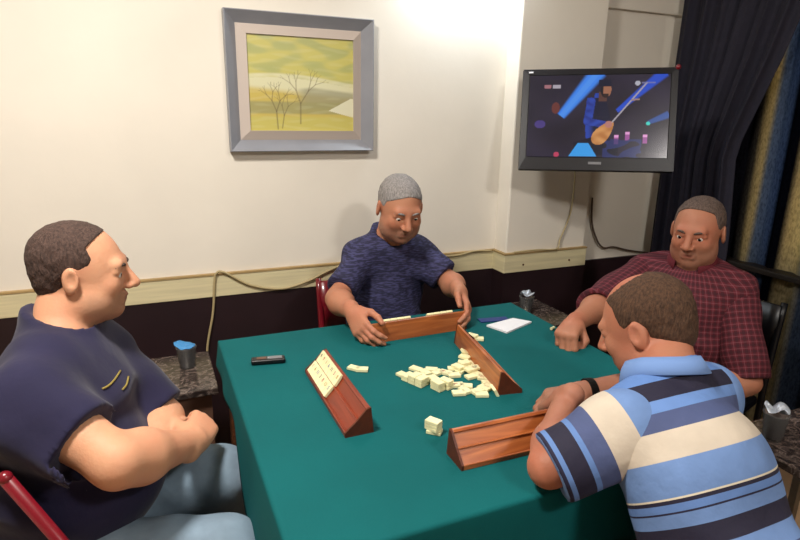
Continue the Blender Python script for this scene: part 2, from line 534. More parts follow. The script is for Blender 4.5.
def head_sdf(c, fwd, up, wide=1.0, jowl=1.0, sc=1.0):
    s, f, u = frame(fwd, up); R = np.array([s, f, u]); c = A3(c)
    L = lambda x, y, z: c + (s * x + f * y + u * z) * sc
    r = lambda *a: tuple(v * sc for v in a)
    S = SDF()
    S.ell(L(0, -.014, .030), r(.074, .094, .084), R, .02)
    S.ell(L(0, .030, -.030), r(.060 * wide, .060, .082), R, .035)
    S.ell(L(0, .066, -.088), r(.026, .022, .020), R, .03)
    for k in (-1, 1):
        S.ell(L(k * .040 * wide, .030, -.062), r(.026 * jowl, .040, .034), R, .03)
        S.ell(L(k * .037, .066, -.020), r(.022, .018, .020), R, .02)
    S.cone(L(-.036, .078, .026), L(.036, .078, .026), .011 * sc, .011 * sc, .018)
    for k in (-1, 1):
        S.sube(L(k * .031, .100, .006), r(.018, .016, .012), R, .012)
        S.cone(L(k * .022, .0798, .0120), L(k * .042, .0750, .0110), .0105 * sc, .0095 * sc, .004)
        S.cone(L(k * .022, .0785, -.0065), L(k * .042, .0735, -.0055), .0095 * sc, .0090 * sc, .004)
    S.cone(L(0, .088, .016), L(0, .112, -.022), .0075 * sc, .0125 * sc, .012)
    for k in (-1, 1):
        S.ell(L(k * .013, .100, -.027), r(.0095, .011, .008), R, .006)
    S.sube(L(0, .096, -.043), r(.004, .007, .010), R, .006)
    S.cone(L(-.018, .086, -.053), L(.018, .086, -.053), .006 * sc, .006 * sc, .008)
    S.cone(L(0, .092, -.052), L(0, .092, -.052), .0062 * sc, .0062 * sc, .008)
    S.cone(L(-.015, .086, -.064), L(.015, .086, -.064), .0075 * sc, .0075 * sc, .008)
    S.subc(L(-.023, .096, -.0585), L(.023, .096, -.0585), .0022 * sc, .0022 * sc, .003)
    for k in (-1, 1):
        Re = np.array([nrm(s * k + f * -.35), nrm(f + s * k * .35), u])
        S.ell(L(k * .079, -.008, -.004), r(.008, .019, .031), Re, .006)
        S.sube(L(k * .088, -.004, .002), r(.006, .011, .018), Re, .004)
    return S, L, R

def hand_sdf(w, d, n, side, curls, thumb=(.5, .4), spread=.06, sc=1.0, hk=.010):
    """w wrist, d along the hand, n palm normal (fingers curl towards it), side = +-1: thumb on +s side"""
    d = nrm(d); n = np.array(n, float); n = nrm(n - d * (n @ d)); s = np.cross(d, n) * side; w = A3(w)
    S = SDF()
    offs = (.030, .010, -.010, -.028); ml = (.086, .088, .083, .076)
    fl = ((.040, .025, .020), (.044, .029, .021), (.041, .027, .020), (.032, .020, .018))
    S.cone(w - d * .03, w + d * .008, .026 * sc, .026 * sc, .01)
    S.ell(w + d * .045 * sc - n * .0, (.036 * sc, .048 * sc, .0155 * sc), np.array([s, d, n]), .02)
    for i in range(4):
        k0 = w + d * .012 + s * offs[i] * .55 * sc
        dd = nrm(d * ml[i] + s * offs[i] * .5)
        k1 = w + (dd * ml[i] + s * offs[i] * .42) * sc
        S.cone(k0, k1, .0125 * sc, .0112 * sc, .012)
        ang = 0.0; p = k1; base = nrm(d + s * spread * (1.5 - i) * .9)
        cu = curls[i] if isinstance(curls[0], (tuple, list)) else curls
        rr = (.0102, .0092, .0084, .0072)
        for j in range(3):
            ang += cu[j]
            v = base * math.cos(ang) + n * math.sin(ang)
            q = p + v * fl[i][j] * sc
            f = .86 if i == 3 else 1.0
            S.cone(p, q, rr[j] * f * sc, rr[j + 1] * f * sc, .004 if j else hk * .6)
            p = q
    t0 = w + (d * .012 + s * .022 + n * .006) * sc
    v1 = nrm(d * .75 + s * .62 + n * thumb[0]); t1 = t0 + v1 * .046 * sc
    v2 = nrm(d * .95 + s * (.35 - thumb[1]) + n * thumb[0]); t2 = t1 + v2 * .034 * sc
    v3 = nrm(d * .95 + s * (.10 - thumb[1] * 1.3) + n * thumb[0]); t3 = t2 + v3 * .026 * sc
    S.cone(t0, t1, .0165 * sc, .0125 * sc, .014); S.cone(t1, t2, .0118 * sc, .0105 * sc, .004); S.cone(t2, t3, .0105 * sc, .0085 * sc, .004)
    return S

def bb(S, pad=0.0):
    lo, hi = S.bounds(); return lo + .02 - pad, hi - .02 + pad

def body_mesh(name, core, parts, mat_, parent, lipf=None, h=.0065):
    """core: coarse SDF; parts: [(sdf, box lo, box hi, h)] fine chunks of the same whole"""
    whole = SDF().add(core)
    for p in parts: whole.add(p[0])
    lo, hi = whole.bounds()
    V, Q = surface(whole, lo, hi, h)
    V = relax(V, Q, 1, .4)
    allV, allQ, off = [], [], 0
    C = V[Q].mean(1); keep = np.ones(len(Q), bool)
    for p in parts:
        b0, b1 = np.array(p[1]) + h * .9, np.array(p[2]) - h * .9
        keep &= ~((C > b0) & (C < b1)).all(1)
    V, Q = compact(V, Q[keep])
    allV.append(V); allQ.append(Q); off = len(V)
    for p in parts:
        V, Q = surface(whole, p[1], p[2], p[3])
        if len(Q) == 0: continue
        V = relax(V, Q, 1, .3)
        V, Q = compact(V, Q)
        allV.append(V); allQ.append(Q + off); off += len(V)
    V = np.concatenate(allV); Q = np.concatenate(allQ)
    me = np_mesh(name, V, Q)
    if lipf:
        for an, fn in lipf.items():
            a = me.attributes.new(an, 'FLOAT', 'POINT'); a.data.foreach_set('value', fn(V).astype(np.float32))
    return link_mesh(name, me, mat_, parent)

def garment(name, S, mat_, parent, cuts=(), subs=(), disp=None, h=.007, uvf=None, per=None, relaxn=1):
    """cuts: [(point, outward normal)] planes that end the cloth; subs: [(a,b,ra,rb)] openings"""
    def f(P):
        d = S(P)
        if disp is not None:
            m = np.abs(d) < .03
            if m.any(): d = d.copy(); d[m] += disp(P[m])
        for (p, n) in cuts:
            d = np.maximum(d, (P - A3(p).astype(np.float32)) @ nrm(n).astype(np.float32))
        for (a, b, ra, rb) in subs:
            d = np.maximum(d, -sd_cone(P, A3(a), A3(b), ra, rb))
        return d
    lo, hi = S.bounds()
    V, Q = surface(f, lo, hi, h)
    V, Q = compact(V, Q)
    V = relax(V, Q, relaxn, .4)
    me = np_mesh(name, V, Q)
    if uvf: set_uv(me, uvf, per)
    return link_mesh(name, me, mat_, parent)

def hair_piece(L, R, mat_, parent, style, sc=1.0, name='hair'):
    S = SDF(); r = lambda *a: tuple(v * sc for v in a)
    S.ell(L(0, -.016, .034), r(.081, .101, .087), R, .02)
    S.ell(L(0, -.050, -.020), r(.062, .052, .060), R, .03)
    c = L(0, 0, 0); s, f, u = R
    def fn(P):
        q = (P - c.astype(np.float32)) @ R.T.astype(np.float32) / sc
        d = S(P)
        d = d + .0009 * wob(P, 140, 1.0) + .0005 * wob(P, 420, 2.0) + .0035
        # hairline: keep what lies above/behind
        line = style.get('line', .055)
        fr = style.get('front', .045)
        ym = np.interp(q[:, 2] + .003 * wob(P, 60, 3.0), [-.085, -.06, -.03, -.008, .010, line - .02, line, line + .03, line + .07], [-.060, -.045, -.018, .014, .024, .030, fr + .012, fr + .04, fr + .09])
        m = (q[:, 1] - ym) * .8
        m = np.maximum(m, -(q[:, 2] + style.get('low', .070)))
        ear = -(np.sqrt(((np.abs(q[:, 0]) - .082) ** 2) + (q[:, 1] + .004) ** 2 * .9 + (q[:, 2] + .010) ** 2 * .6) - .027)
        m = np.maximum(m, ear)
        if style.get('bald'):
            b = style['bald']
            top = -(np.sqrt((q[:, 0] / b[0]) ** 2 + ((q[:, 1] - b[1]) / b[2]) ** 2) - 1) * .04
            m = np.where(q[:, 2] > .05, np.maximum(m, top), m)
        return np.maximum(d, m * sc).astype(np.float32)
    lo, hi = S.bounds()
    V, Q = surface(fn, lo, hi, .0026)
    V, Q = compact(V, Q)
    me = np_mesh(name, V, Q)
    return link_mesh(name, me, mat_, parent)

def face_bits(L, R, parent, hairmat, sc=1.0, moustache=False, gaze=(0, 0)):
    s, f, u = R
    for k in (-1, 1):
        bm = bmesh.new()
        bmesh.ops.create_uvsphere(bm, u_segments=20, v_segments=14, radius=.0115 * sc)
        bm.faces.ensure_lookup_table()
        ctr = L(k * .031, .0768, .0035)
        look = nrm(f + s * gaze[0] + u * gaze[1])
        for fc in bm.faces:
            cdir = fc.calc_center_median().normalized()
            if np.array(cdir) @ look > .86: fc.material_index = 1
            fc.smooth = True
        o = obj('eye', bm, [M['eye'], M['iris']], parent)
        o.data.polygons.foreach_set('use_smooth', [True] * len(o.data.polygons))
        o.location = ctr
        bm = bmesh.new()
        pts = [L(k * x, y, z) for x, y, z in ((.014, .0905, .021), (.024, .092, .026), (.036, .087, .0265), (.048, .076, .021))]
        add_tube(bm, catmull(pts, 5), [.0028 * sc] * 3 + [.0036 * sc] * 9 + [.0025 * sc] * 4, 8)
        obj('eyebrow', bm, hairmat, parent, smooth=True)
    if moustache:
        bm = bmesh.new()
        pts = [L(x, y, z) for x, y, z in ((-.030, .080, -.052), (-.018, .092, -.044), (0, .0985, -.042), (.018, .092, -.044), (.030, .080, -.052))]
        add_tube(bm, catmull(pts, 6), [.002] + [.005 * sc] * 23 + [.002], 8)
        obj('moustache', bm, hairmat, parent, smooth=True)

def lip_attrs(L, R, sc=1.0, stub=.0):
    m = L(0, .090, -.058); c = L(0, 0, 0)
    def lip(V):
        q = (V - m) @ R.T / sc
        return np.clip(1.15 - np.sqrt((q[:, 0] / .021) ** 2 + (q[:, 1] / .02) ** 2 + (q[:, 2] / .0095) ** 2) , 0, 1).clip(0, .7)
    def st(V):
        q = (V - c) @ R.T / sc
        return stub * np.clip((-q[:, 2] - .028) / .02, 0, 1) * np.clip((q[:, 1] + .0) / .03, 0, 1) * np.clip((q[:, 2] + .125) / .02, 0, 1)
    return {'lip': lip, 'stubble': st}

def torso_sdf(g, fat=0.0):
    """g: dict with hip, belly, chest, neck, shR, shL, fwd, up radii"""
    s, f, u = frame(g['fwd'], g['up']); R = np.array([s, f, u]); S = SDF()
    w = g.get('w', .165); dp = g.get('d', .115)
    S.ell(g['hip'], (w * 1.04 + fat, dp * 1.08 + fat, .115), R, .05)
    S.ell(g['belly'], (w * g.get('bw', 1.0) + fat, (dp + g.get('bd', .02)) + fat, .15), R, .06)
    S.ell(g['chest'], (w * 1.0 + fat, dp + fat, .165), R, .06)
    S.cone(g['shR'], g['shL'], g.get('sr', .056) + fat, g.get('sr', .056) + fat, .06)
    nb = A3(g['neck']); 
    S.cone((A3(g['shR']) + nb) / 2 + u * .004, (A3(g['shL']) + nb) / 2 + u * .004, .042 + fat, .042 + fat, .05)
    return S, R

def arm_sdf(sh, el, wr, r0=.056, r1=.046, r2=.027, fat=0.0):
    S = SDF(); sh, el, wr = A3(sh), A3(el), A3(wr)
    mid = sh + (el - sh) * .45
    S.cone(sh, mid, r0 + fat, (r0 + r1) / 2 + fat, .03)
    S.cone(mid, el, (r0 + r1) / 2 + fat, r1 - .004 + fat, .006)
    m2 = el + (wr - el) * .28
    S.cone(el, m2, r1 - .004 + fat, r1 + .002 + fat, .03)
    S.cone(m2, wr, r1 + .002 + fat, r2 + fat, .03)
    return S

def leg_sdf(hp, kn, an, r0=.085, r1=.060, r2=.042, fat=0.0):
    S = SDF(); hp, kn, an = A3(hp), A3(kn), A3(an)
    S.cone(hp, kn, r0 + fat, r1 + fat, .05); S.cone(kn, kn + (an - kn) * .35, r1 - .004 + fat, r1 - .004 + fat, .04)
    S.cone(kn + (an - kn) * .35, an, r1 - .004 + fat, r2 + fat, .04)
    return S

def shoe(an, fwd, parent):
    f = nrm((fwd[0], fwd[1], 0)); s = A3(f[1], -f[0], 0); R = np.array([s, f, A3(0, 0, 1)])
    b = A3(an[0], an[1], 0)
    S = SDF()
    S.ell(b + f * .03 + A3(0, 0, .035), (.042, .085, .05), R, .02).ell(b + f * .13 + A3(0, 0, .028), (.045, .075, .032), R, .04).cone(b + A3(0, 0, .06), b + A3(0, 0, .11), .045, .046, .02)
    return garment('shoe', S, M['shoe'], parent, cuts=[((0, 0, .004), (0, 0, -1)), (b + A3(0, 0, .112), (0, 0, 1))], h=.007)

def ang_uv(c, R, rad=.16):
    s, f, u = R
    def fn(P):
        q = P - c.astype(np.float32)
        x, y, z = q @ s, q @ f, q @ u
        return np.stack([np.arctan2(x, y) * rad, z], 1)
    return fn

def limb_uv(a, b, rad=.06, v0=0.0):
    a = A3(a); ax = nrm(A3(b) - a); r = nrm(np.cross(ax, A3(.3, .5, .8))); q2 = np.cross(ax, r)
    def fn(P):
        q = P - a
        return np.stack([np.arctan2(q @ r, q @ q2) * rad, q @ ax + v0], 1)
    return fn
M['plaid'] = mat_plaid('burgundy_check')
_w = [('#5f86c6', .108), ('#1d1a33', .033), ('#6a8fcc', .024), ('#4a5680', .031), ('#cfc2b0', .047), ('#6c8cc0', .054), ('#e0d4bc', .006), ('#1d1a33', .005), ('#6285c0', .011), ('#1f1c38', .005), ('#6c8cc0', .020), ('#1d1a33', .034), ('#6c8cc0', .03), ('#3c4670', .03), ('#6c8cc0', .2)]
_b = []; _a = 0.0
for _c, _l in _w: _b.append((_a, _c)); _a += _l
M['stripes'] = mat_ramp_uv('striped_jersey', _b, period=.80)
_s = [(0, '#cfc2b0'), (.055, '#4a5680'), (.090, '#6285c0'), (.100, '#1d1a33'), (.135, '#6285c0'), (.145, '#1f1c38'), (.152, '#6c8cc0'), (.163, '#d8ccb8'), (.167, '#6c8cc0')]
M['stripes_sleeve'] = mat_ramp_uv('striped_sleeve', _s, period=.30)
def mat_navy_pattern():
    t = NT('navy_pattern'); b = t.b
    tc = t.n('ShaderNodeTexCoord'); mp = t.n('ShaderNodeMapping'); mp.inputs['Scale'].default_value = (1, 1, 5)
    t.l(tc.outputs['Object'], mp.inputs['Vector'])
    nz = t.n('ShaderNodeTexNoise', i_Scale=45.0, i_Detail=3); t.l(mp.outputs[0], nz.inputs['Vector'])
    cr = t.n('ShaderNodeValToRGB'); e = cr.color_ramp.elements
    e[0].position = .45; e[0].color = srgb('#1b1b38'); e[1].position = .62; e[1].color = srgb('#3d3d66')
    t.l(nz.outputs['Fac'], cr.inputs[0]); t.l(cr.outputs[0], b.inputs['Base Color']); b.inputs['Roughness'].default_value = .85
    nb = t.n('ShaderNodeTexNoise', i_Scale=16.0, i_Detail=4); t.l(tc.outputs['Object'], nb.inputs['Vector'])
    bp = t.n('ShaderNodeBump', i_Strength=.4, i_Distance=.02); t.l(nb.outputs['Fac'], bp.inputs['Height']); t.l(bp.outputs[0], b.inputs['Normal'])
    return t.m
M['navy_pattern'] = mat_navy_pattern()
# ------------------------------------------------------------------ the room
def struct(name, bm, m, parent=None, **k):
    o = obj(name, bm, m, parent, **k)
    if parent is None: o['kind'] = 'structure'
    return o

WY = 2.23        # back wall
PX0, PX1, PY = 1.452, 1.896, 2.135   # pillar
RX = 2.52        # right wall
struct('floor', bx(-2.2, 3.0, -2.2, 2.6, -.06, 0), M['floor'])
struct('ceiling', bx(-2.2, 3.0, -2.2, 2.6, 2.6, 2.68), M['ceiling'])
struct('wall_back', bx(-2.2, RX + .1, WY, WY + .12, 0, 2.6), M['wall'])
struct('wall_left', bx(-2.2, -2.1, -2.2, WY, 0, 2.6), M['wall'])
struct('wall_front', bx(-2.1, RX + .1, -2.2, -2.1, 0, 2.6), M['wall'])
bm = bx(RX, RX + .12, -2.1, .35, 0, 2.6)
bx(RX, RX + .12, 1.95, WY, 0, 2.6, bm); bx(RX, RX + .12, .35, 1.95, 0, .82, bm); bx(RX, RX + .12, .35, 1.95, 2.3, 2.6, bm)
struct('wall_right', bm, M['wall'])
struct('wall_pillar', bx(PX0, PX1, PY, WY + .002, 0, 2.6), M['wall'], bevel=.006)
bm = bx(PX1 + .002, RX, WY - .022, WY + .002, 1.905, 2.6)
struct('trim_1', bm, M['wall'], bevel=.004)
bm = bx(RX - .045, RX, WY - .05, WY, 0, 2.6)
struct('trim_2', bm, M['wall'], bevel=.004)
# dark lower panelling
struct('trim_3', bx(-2.1, PX0, WY - .012, WY + .001, 0, .742), M['dado'])
bm = bx(PX0 - .012, PX1 + .004, PY - .012, PY + .001, 0, .742); bx(PX0 - .012, PX0 + .001, PY, WY, 0, .742, bm)
struct('trim_4', bm, M['dado'])
struct('trim_5', bx(PX1 + .004, RX - .046, WY - .012, WY + .001, 0, .731), M['dado'])
struct('trim_6', bx(RX - .012, RX + .001, -2.1, WY - .051, 0, .74), M['dado'])
# cream rail above the panelling
struct('trim_7', bx(-2.1, PX0 - .014, WY - .016, WY + .001, .742, .826), M['strip'], bevel=.002)
bm = bx(PX0 - .015, PX1 + .004, PY - .016, PY + .001, .742, .826); bx(PX0 - .015, PX0 + .001, PY, WY, .742, .826, bm)
struct('trim_8', bm, M['strip'], bevel=.002)
struct('trim_9', bx(-2.1, PX0 - .016, WY - .019, WY + .001, .8265, .833), M['strip_edge'])
bm = bx(PX0 - .018, PX1 + .005, PY - .019, PY + .001, .8265, .833); bx(PX0 - .018, PX0 + .001, PY - .001, WY, .8265, .833, bm)
struct('trim_10', bm, M['strip_edge'])
bm = bmesh.new()
for x, y in ((1.54, PY - .0165), (1.80, PY - .0165)):
    v = bmesh.ops.create_cone(bm, segments=12, radius1=.0045, radius2=.0045, depth=.004, cap_ends=True)['verts']
    bmesh.ops.transform(bm, matrix=Matrix.Translation((x, y, .775)) @ Matrix.Rotation(math.pi / 2, 4, 'X'), verts=v)
struct('trim_11', bm, M['rack_end'])
# window in the right wall
w = empty('window_1', (RX + .05, 1.15, .82)); w['kind'] = 'structure'
bm = bmesh.new()
for a in ((-.8, -.74, 0, 1.48), (.74, .8, 0, 1.48), (-.03, .03, 0, 1.48)): bx(-.03, .03, a[0], a[1], a[2], a[3], bm)
bx(-.03, .03, -.8, .8, 0, .06, bm); bx(-.03, .03, -.8, .8, 1.42, 1.48, bm)
obj('window_frame', bm, M['frame_dark'], w)
obj('window_pane', bx(-.004, .004, -.74, .74, .06, 1.42), M['glass'], w)
struct('trim_12', bx(RX - .125, RX + .0, .35, 1.90, .790, .815), M['frame_dark'], bevel=.004)

# curtains: wavy cloth with real thickness
def curtain(name, x, y0, y1, z0, z1, m, amp, waves, seed, edge=None):
    r = random.Random(seed); bm = bmesh.new(); ny, nz = 150, 30; g = []
    ph = [r.uniform(0, 6) for _ in range(4)]
    for i in range(ny + 1):
        a = i / ny; row = []
        for k in range(nz + 1):
            t = k / nz; z = z0 + (z1 - z0) * t
            ya = y0 if edge is None else float(np.interp(z, edge[0], edge[1]))
            yy = ya + (y1 - ya) * a
            am = amp * (.6 + .5 * (1 - t))
            dx = am * (math.sin(a * waves * 6.283 + ph[0] + .5 * math.sin(t * 2 + ph[1])) + .35 * math.sin(a * waves * 14.1 + ph[2] + t))
            row.append(bm.verts.new((x + dx, yy + .3 * am * math.sin(a * waves * 12.56 + ph[3]), z)))
        g.append(row)
    for i in range(ny):
        for k in range(nz):
            bm.faces.new((g[i][k], g[i + 1][k], g[i + 1][k + 1], g[i][k + 1]))
    o = obj(name, bm, m, None, smooth=True)
    s = o.modifiers.new('thickness', 'SOLIDIFY'); s.thickness = .003
    return o

c = curtain('curtain', 2.36, 1.73, 2.17, .03, 2.5, M['curtain'], .020, 6, 3, edge=([0, .9, 1.3, 1.68, 2.5], [1.74, 1.75, 1.785, 1.65, 1.42]))
tag(c, 'heavy dark navy curtain hanging beside the television', 'curtain')

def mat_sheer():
    t = NT('sheer_light_streaks'); tc = t.n('ShaderNodeTexCoord'); sp = t.n('ShaderNodeSeparateXYZ'); t.l(tc.outputs['Object'], sp.inputs[0])
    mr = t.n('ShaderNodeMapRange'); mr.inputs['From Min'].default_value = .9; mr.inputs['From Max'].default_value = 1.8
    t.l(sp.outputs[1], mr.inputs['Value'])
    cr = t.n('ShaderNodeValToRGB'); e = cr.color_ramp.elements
    st = [(0, '#1a2236'), (.30, '#243a5e'), (.44, '#1a2236'), (.60, '#4a5870'), (.645, '#d2c49a'), (.725, '#b8a880'), (.745, '#0e101a'), (.79, '#10131e'), (.81, '#4a5c7c'), (.875, '#66758c'), (.895, '#b4a47c'), (.92, '#a09270'), (.945, '#4a4640'), (1, '#22222c')]  # cream and gold stops paint in daylight showing through gaps in the folds
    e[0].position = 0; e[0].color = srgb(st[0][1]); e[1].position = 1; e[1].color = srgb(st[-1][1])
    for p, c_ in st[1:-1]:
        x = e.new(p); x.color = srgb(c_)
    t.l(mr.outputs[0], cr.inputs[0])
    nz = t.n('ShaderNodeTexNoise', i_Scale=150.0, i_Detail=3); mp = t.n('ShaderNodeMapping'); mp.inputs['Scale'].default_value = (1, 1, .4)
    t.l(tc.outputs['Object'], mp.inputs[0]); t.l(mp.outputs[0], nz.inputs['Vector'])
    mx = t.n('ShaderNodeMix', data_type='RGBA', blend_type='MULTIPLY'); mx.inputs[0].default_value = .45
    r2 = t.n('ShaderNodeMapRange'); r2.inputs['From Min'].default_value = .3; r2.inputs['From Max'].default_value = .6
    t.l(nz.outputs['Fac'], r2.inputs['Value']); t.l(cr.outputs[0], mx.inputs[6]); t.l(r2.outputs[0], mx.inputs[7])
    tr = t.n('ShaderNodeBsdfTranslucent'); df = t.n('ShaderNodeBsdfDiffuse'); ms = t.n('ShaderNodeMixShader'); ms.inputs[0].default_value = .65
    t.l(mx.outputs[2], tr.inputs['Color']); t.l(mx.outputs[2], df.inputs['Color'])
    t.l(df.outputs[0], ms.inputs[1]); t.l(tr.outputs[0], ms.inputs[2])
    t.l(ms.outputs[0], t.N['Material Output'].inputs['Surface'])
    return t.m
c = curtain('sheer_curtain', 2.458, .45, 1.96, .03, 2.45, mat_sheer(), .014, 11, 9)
tag(c, 'thin blue curtain letting daylight through, gap light painted in as cream streaks', 'curtain')
bm = bmesh.new(); add_tube(bm, [(2.41, .2, 2.52), (2.41, 2.2, 2.52)], .014, 12)
tag(obj('curtain_rod', bm, M['black'], smooth=True), 'black curtain rod above the window', 'curtain rod')

# lamps of the room and an added fill lamp
lamp = empty('ceiling_lamp', (-.30, .90, 2.6)); tag(lamp, 'round white ceiling lamp over the card table', 'lamp')
bm = bmesh.new(); add_lathe(bm, [(0, 0), (.20, 0), (.205, -.03), (.19, -.035), (0, -.035)]); obj('base_plate', bm, M['steel'], lamp, smooth=False)
bm = bmesh.new(); add_lathe(bm, [(.18, -.035), (.17, -.07), (.12, -.095), (0, -.105)]); obj('diffuser', bm, M['lampglass'], lamp, smooth=True)
def area(name, loc, tgt, size, power, col, sy=None):
    l = D.lights.new(name, 'AREA'); l.energy = power; l.color = col
    l.shape = 'RECTANGLE' if sy else 'DISK'; l.size = size
    if sy: l.size_y = sy
    o = D.objects.new(name, l); o.location = loc
    o.rotation_euler = (Vector(tgt) - Vector(loc)).to_track_quat('-Z', 'Y').to_euler(); COL.objects.link(o); return o
o = area('ceiling_light', (-.30, .90, 2.47), (.0, 1.1, 0), .30, 46, (1.0, .95, .885))
lamp = empty('ceiling_lamp', (1.05, -.75, 2.6)); tag(lamp, 'added round white fill lamp on the ceiling, unseen behind the camera', 'lamp')  # added fill, out of view, to brighten the pillar and television wall
bm = bmesh.new(); add_lathe(bm, [(0, 0), (.20, 0), (.205, -.03), (.19, -.035), (0, -.035)]); obj('base_plate', bm, M['steel'], lamp, smooth=False)
bm = bmesh.new(); add_lathe(bm, [(.18, -.035), (.17, -.07), (.12, -.095), (0, -.105)]); obj('diffuser', bm, M['lampglass'], lamp, smooth=True)
area('ceiling_light', (1.05, -.75, 2.47), (1.4, 1.0, .6), .34, 30, (1.0, .96, .92))
tube = empty('tube_lamp', (1.30, 2.14, 2.10)); tag(tube, 'slim white tube lamp fixed high on the wall', 'lamp')
bm = bmesh.new(); bx(-.30, .14, .03, .0905, -.02, .03, bm); obj('fitting', bm, M['white'], tube)
bm = bmesh.new(); add_tube(bm, [(-.28, .012, 0), (.12, .012, 0)], .014, 12); obj('tube', bm, M['tubeglass'], tube, smooth=True)
area('tube_light', (1.22, 2.12, 2.075), (1.22, 2.05, 1.2), .38, 4.8, (.82, .92, 1.0), .03)
wd = D.worlds.new('World'); bpy.context.scene.world = wd; wd.use_nodes = True
wd.node_tree.nodes['Background'].inputs[0].default_value = (1.0, .93, .8, 1); wd.node_tree.nodes['Background'].inputs[1].default_value = 3.0

# ------------------------------------------------------------------ framed painting
def paint_mesh(name, w, h, nx, ny, fn, m, parent, attr='paint'):
    bm = bmesh.new(); vs = []
    cl = bm.verts.layers.float_color.new(attr)
    for j in range(ny + 1):
        for i in range(nx + 1):
            u, v = i / nx, j / ny
            vt = bm.verts.new(((u - .5) * w, 0, (v - .5) * h)); c_ = fn(u, v); vt[cl] = (c_[0], c_[1], c_[2], 1); vs.append(vt)
    for j in range(ny):
        for i in range(nx):
            a = j * (nx + 1) + i
            bm.faces.new((vs[a], vs[a + 1], vs[a + nx + 2], vs[a + nx + 1]))
    me = D.meshes.new(name); bm.to_mesh(me); bm.free()
    return link_mesh(name, me, m, parent)

def mixc(a, b, t):
    t = max(0, min(1, t)); return tuple(a[i] * (1 - t) + b[i] * t for i in range(3))
def sm(x, a, b):
    t = max(0, min(1, (x - a) / (b - a))); return t * t * (3 - 2 * t)
def vn(x, y, s=0):
    return .5 + .25 * (math.sin(x * 1.7 + 2 * math.sin(y * 1.3 + s)) + math.sin(y * 2.1 + 1.6 * math.sin(x * 1.1 - s) + s))
hexs = lambda h_: srgb(h_)[:3]
Cg, Cy, Cw, Co, Cd, Cs = map(hexs, ('#a0a458', '#c2b850', '#dcd8b4', '#c4a93a', '#8a8450', '#7d7a68'))

def seg_d(px, py, ax, ay, bx_, by_):
    dx, dy = bx_ - ax, by_ - ay
    t = max(0, min(1, ((px - ax) * dx + (py - ay) * dy) / (dx * dx + dy * dy + 1e-9)))
    return math.hypot(px - ax - t * dx, py - ay - t * dy)
branches = []
def grow(x, y, a, l, d):
    x2, y2 = x + math.sin(a) * l, y + math.cos(a) * l
    branches.append((x, y, x2, y2, .0016 + .0011 * d))
    if d > 0:
        for s_ in (-1, 1): grow(x2, y2, a + s_ * rnd.uniform(.22, .5), l * rnd.uniform(.62, .8), d - 1)
rr = rnd; rnd = random.Random(4)
grow(.26, .02, -.05, .19, 4); grow(.30, .03, .15, .14, 3); grow(.475, .08, .02, .22, 4); rnd = rr

def painting(u, v):
    n = vn(u * 9, v * 16); n2 = vn(u * 17 + 3, v * 30, 2)
    c_ = mixc(Cg, Cy, sm(n, .3, .7))
    c_ = mixc(c_, Cy, sm(v, .98, .70) * .8 * n)
    b1 = .575 + .03 * math.sin(u * 4)                  # white band
    c_ = mixc(c_, Cw, sm(abs(v - b1 + .05 * u), .035, .01) * (.6 + .4 * n2))
    if v < b1 - .05 * u - .02:
        c_ = mixc(Cw, Co, sm(v, .50 - .1 * u, .42 - .1 * u))
        c_ = mixc(c_, Cs, .75 * sm(u, .40, .55) * sm(v, .22, .27) * sm(.47 - .12 * abs(u - .6), v - .02, v + .02) )
        c_ = mixc(c_, Cd, .85 * sm(v, .17, .20) * sm(v, .33, .30))
        tri = (v < .36 - .0 * u and v > .40 - .22 * (u - .62) / .38 - .14 and v > .24 - .3 * (u - .70) and u > .66)
        if tri and v < .17 + (u - .66) * .62: c_ = mixc(c_, hexs('#e4e0c8'), .95)
        c_ = mixc(c_, Cy, sm(v, .18, .13) * .8)
    c_ = mixc(c_, Cw, .10 + .12 * sm(vn(u * 11, v * 40, 4), .5, .9))
    c_ = mixc(c_, hexs('#b8b878'), .15)
    for (ax, ay, bx_, by_, w_) in branches:
        if abs(u - ax) < .25 and abs(v - ay) < .3:
            d = seg_d(u, v, ax, ay, bx_, by_)
            if d < w_ * 1.6: c_ = mixc(c_, hexs('#6a5c3c'), .65 * (1 - d / (w_ * 1.6)) + .1)
    return c_

pf = empty('framed_painting', (.557, WY - .002, 1.53)); tag(pf, 'framed painting of bare trees in a yellow green landscape hanging on the cream wall', 'painting')
PW, PH = .548, .482
def ring(bm, w0, h0, y0, w1, h1, y1):
    a = [bm.verts.new((sx * w0 / 2, y0, sz * h0 / 2)) for sx, sz in ((-1, -1), (1, -1), (1, 1), (-1, 1))]
    b = [bm.verts.new((sx * w1 / 2, y1, sz * h1 / 2)) for sx, sz in ((-1, -1), (1, -1), (1, 1), (-1, 1))]
    for i in range(4): bm.faces.new((a[i], a[(i + 1) % 4], b[(i + 1) % 4], b[i]))
bm = bmesh.new()
ring(bm, PW, PH, 0, PW, PH, -.038); ring(bm, PW, PH, -.038, PW - .006, PH - .006, -.040); ring(bm, PW - .006, PH - .006, -.040, PW - .082, PH - .082, -.006)
bmesh.ops.remove_doubles(bm, verts=bm.verts[:], dist=1e-5)
obj('frame', bm, M['frame_grey'], pf)
bm = bmesh.new()
ring(bm, PW - .082, PH - .082, -.006, PW - .152, PH - .150, -.022); ring(bm, PW - .152, PH - .150, -.022, PW - .152, PH - .150, -.010)
obj('frame_liner', bm, M['frame_liner'], pf)
o = paint_mesh('canvas', PW - .150, PH - .148, 200, 170, painting, mat_attr('painting_canvas', rough=.35, coat=.3), pf); o.location = (0, -.014, 0)

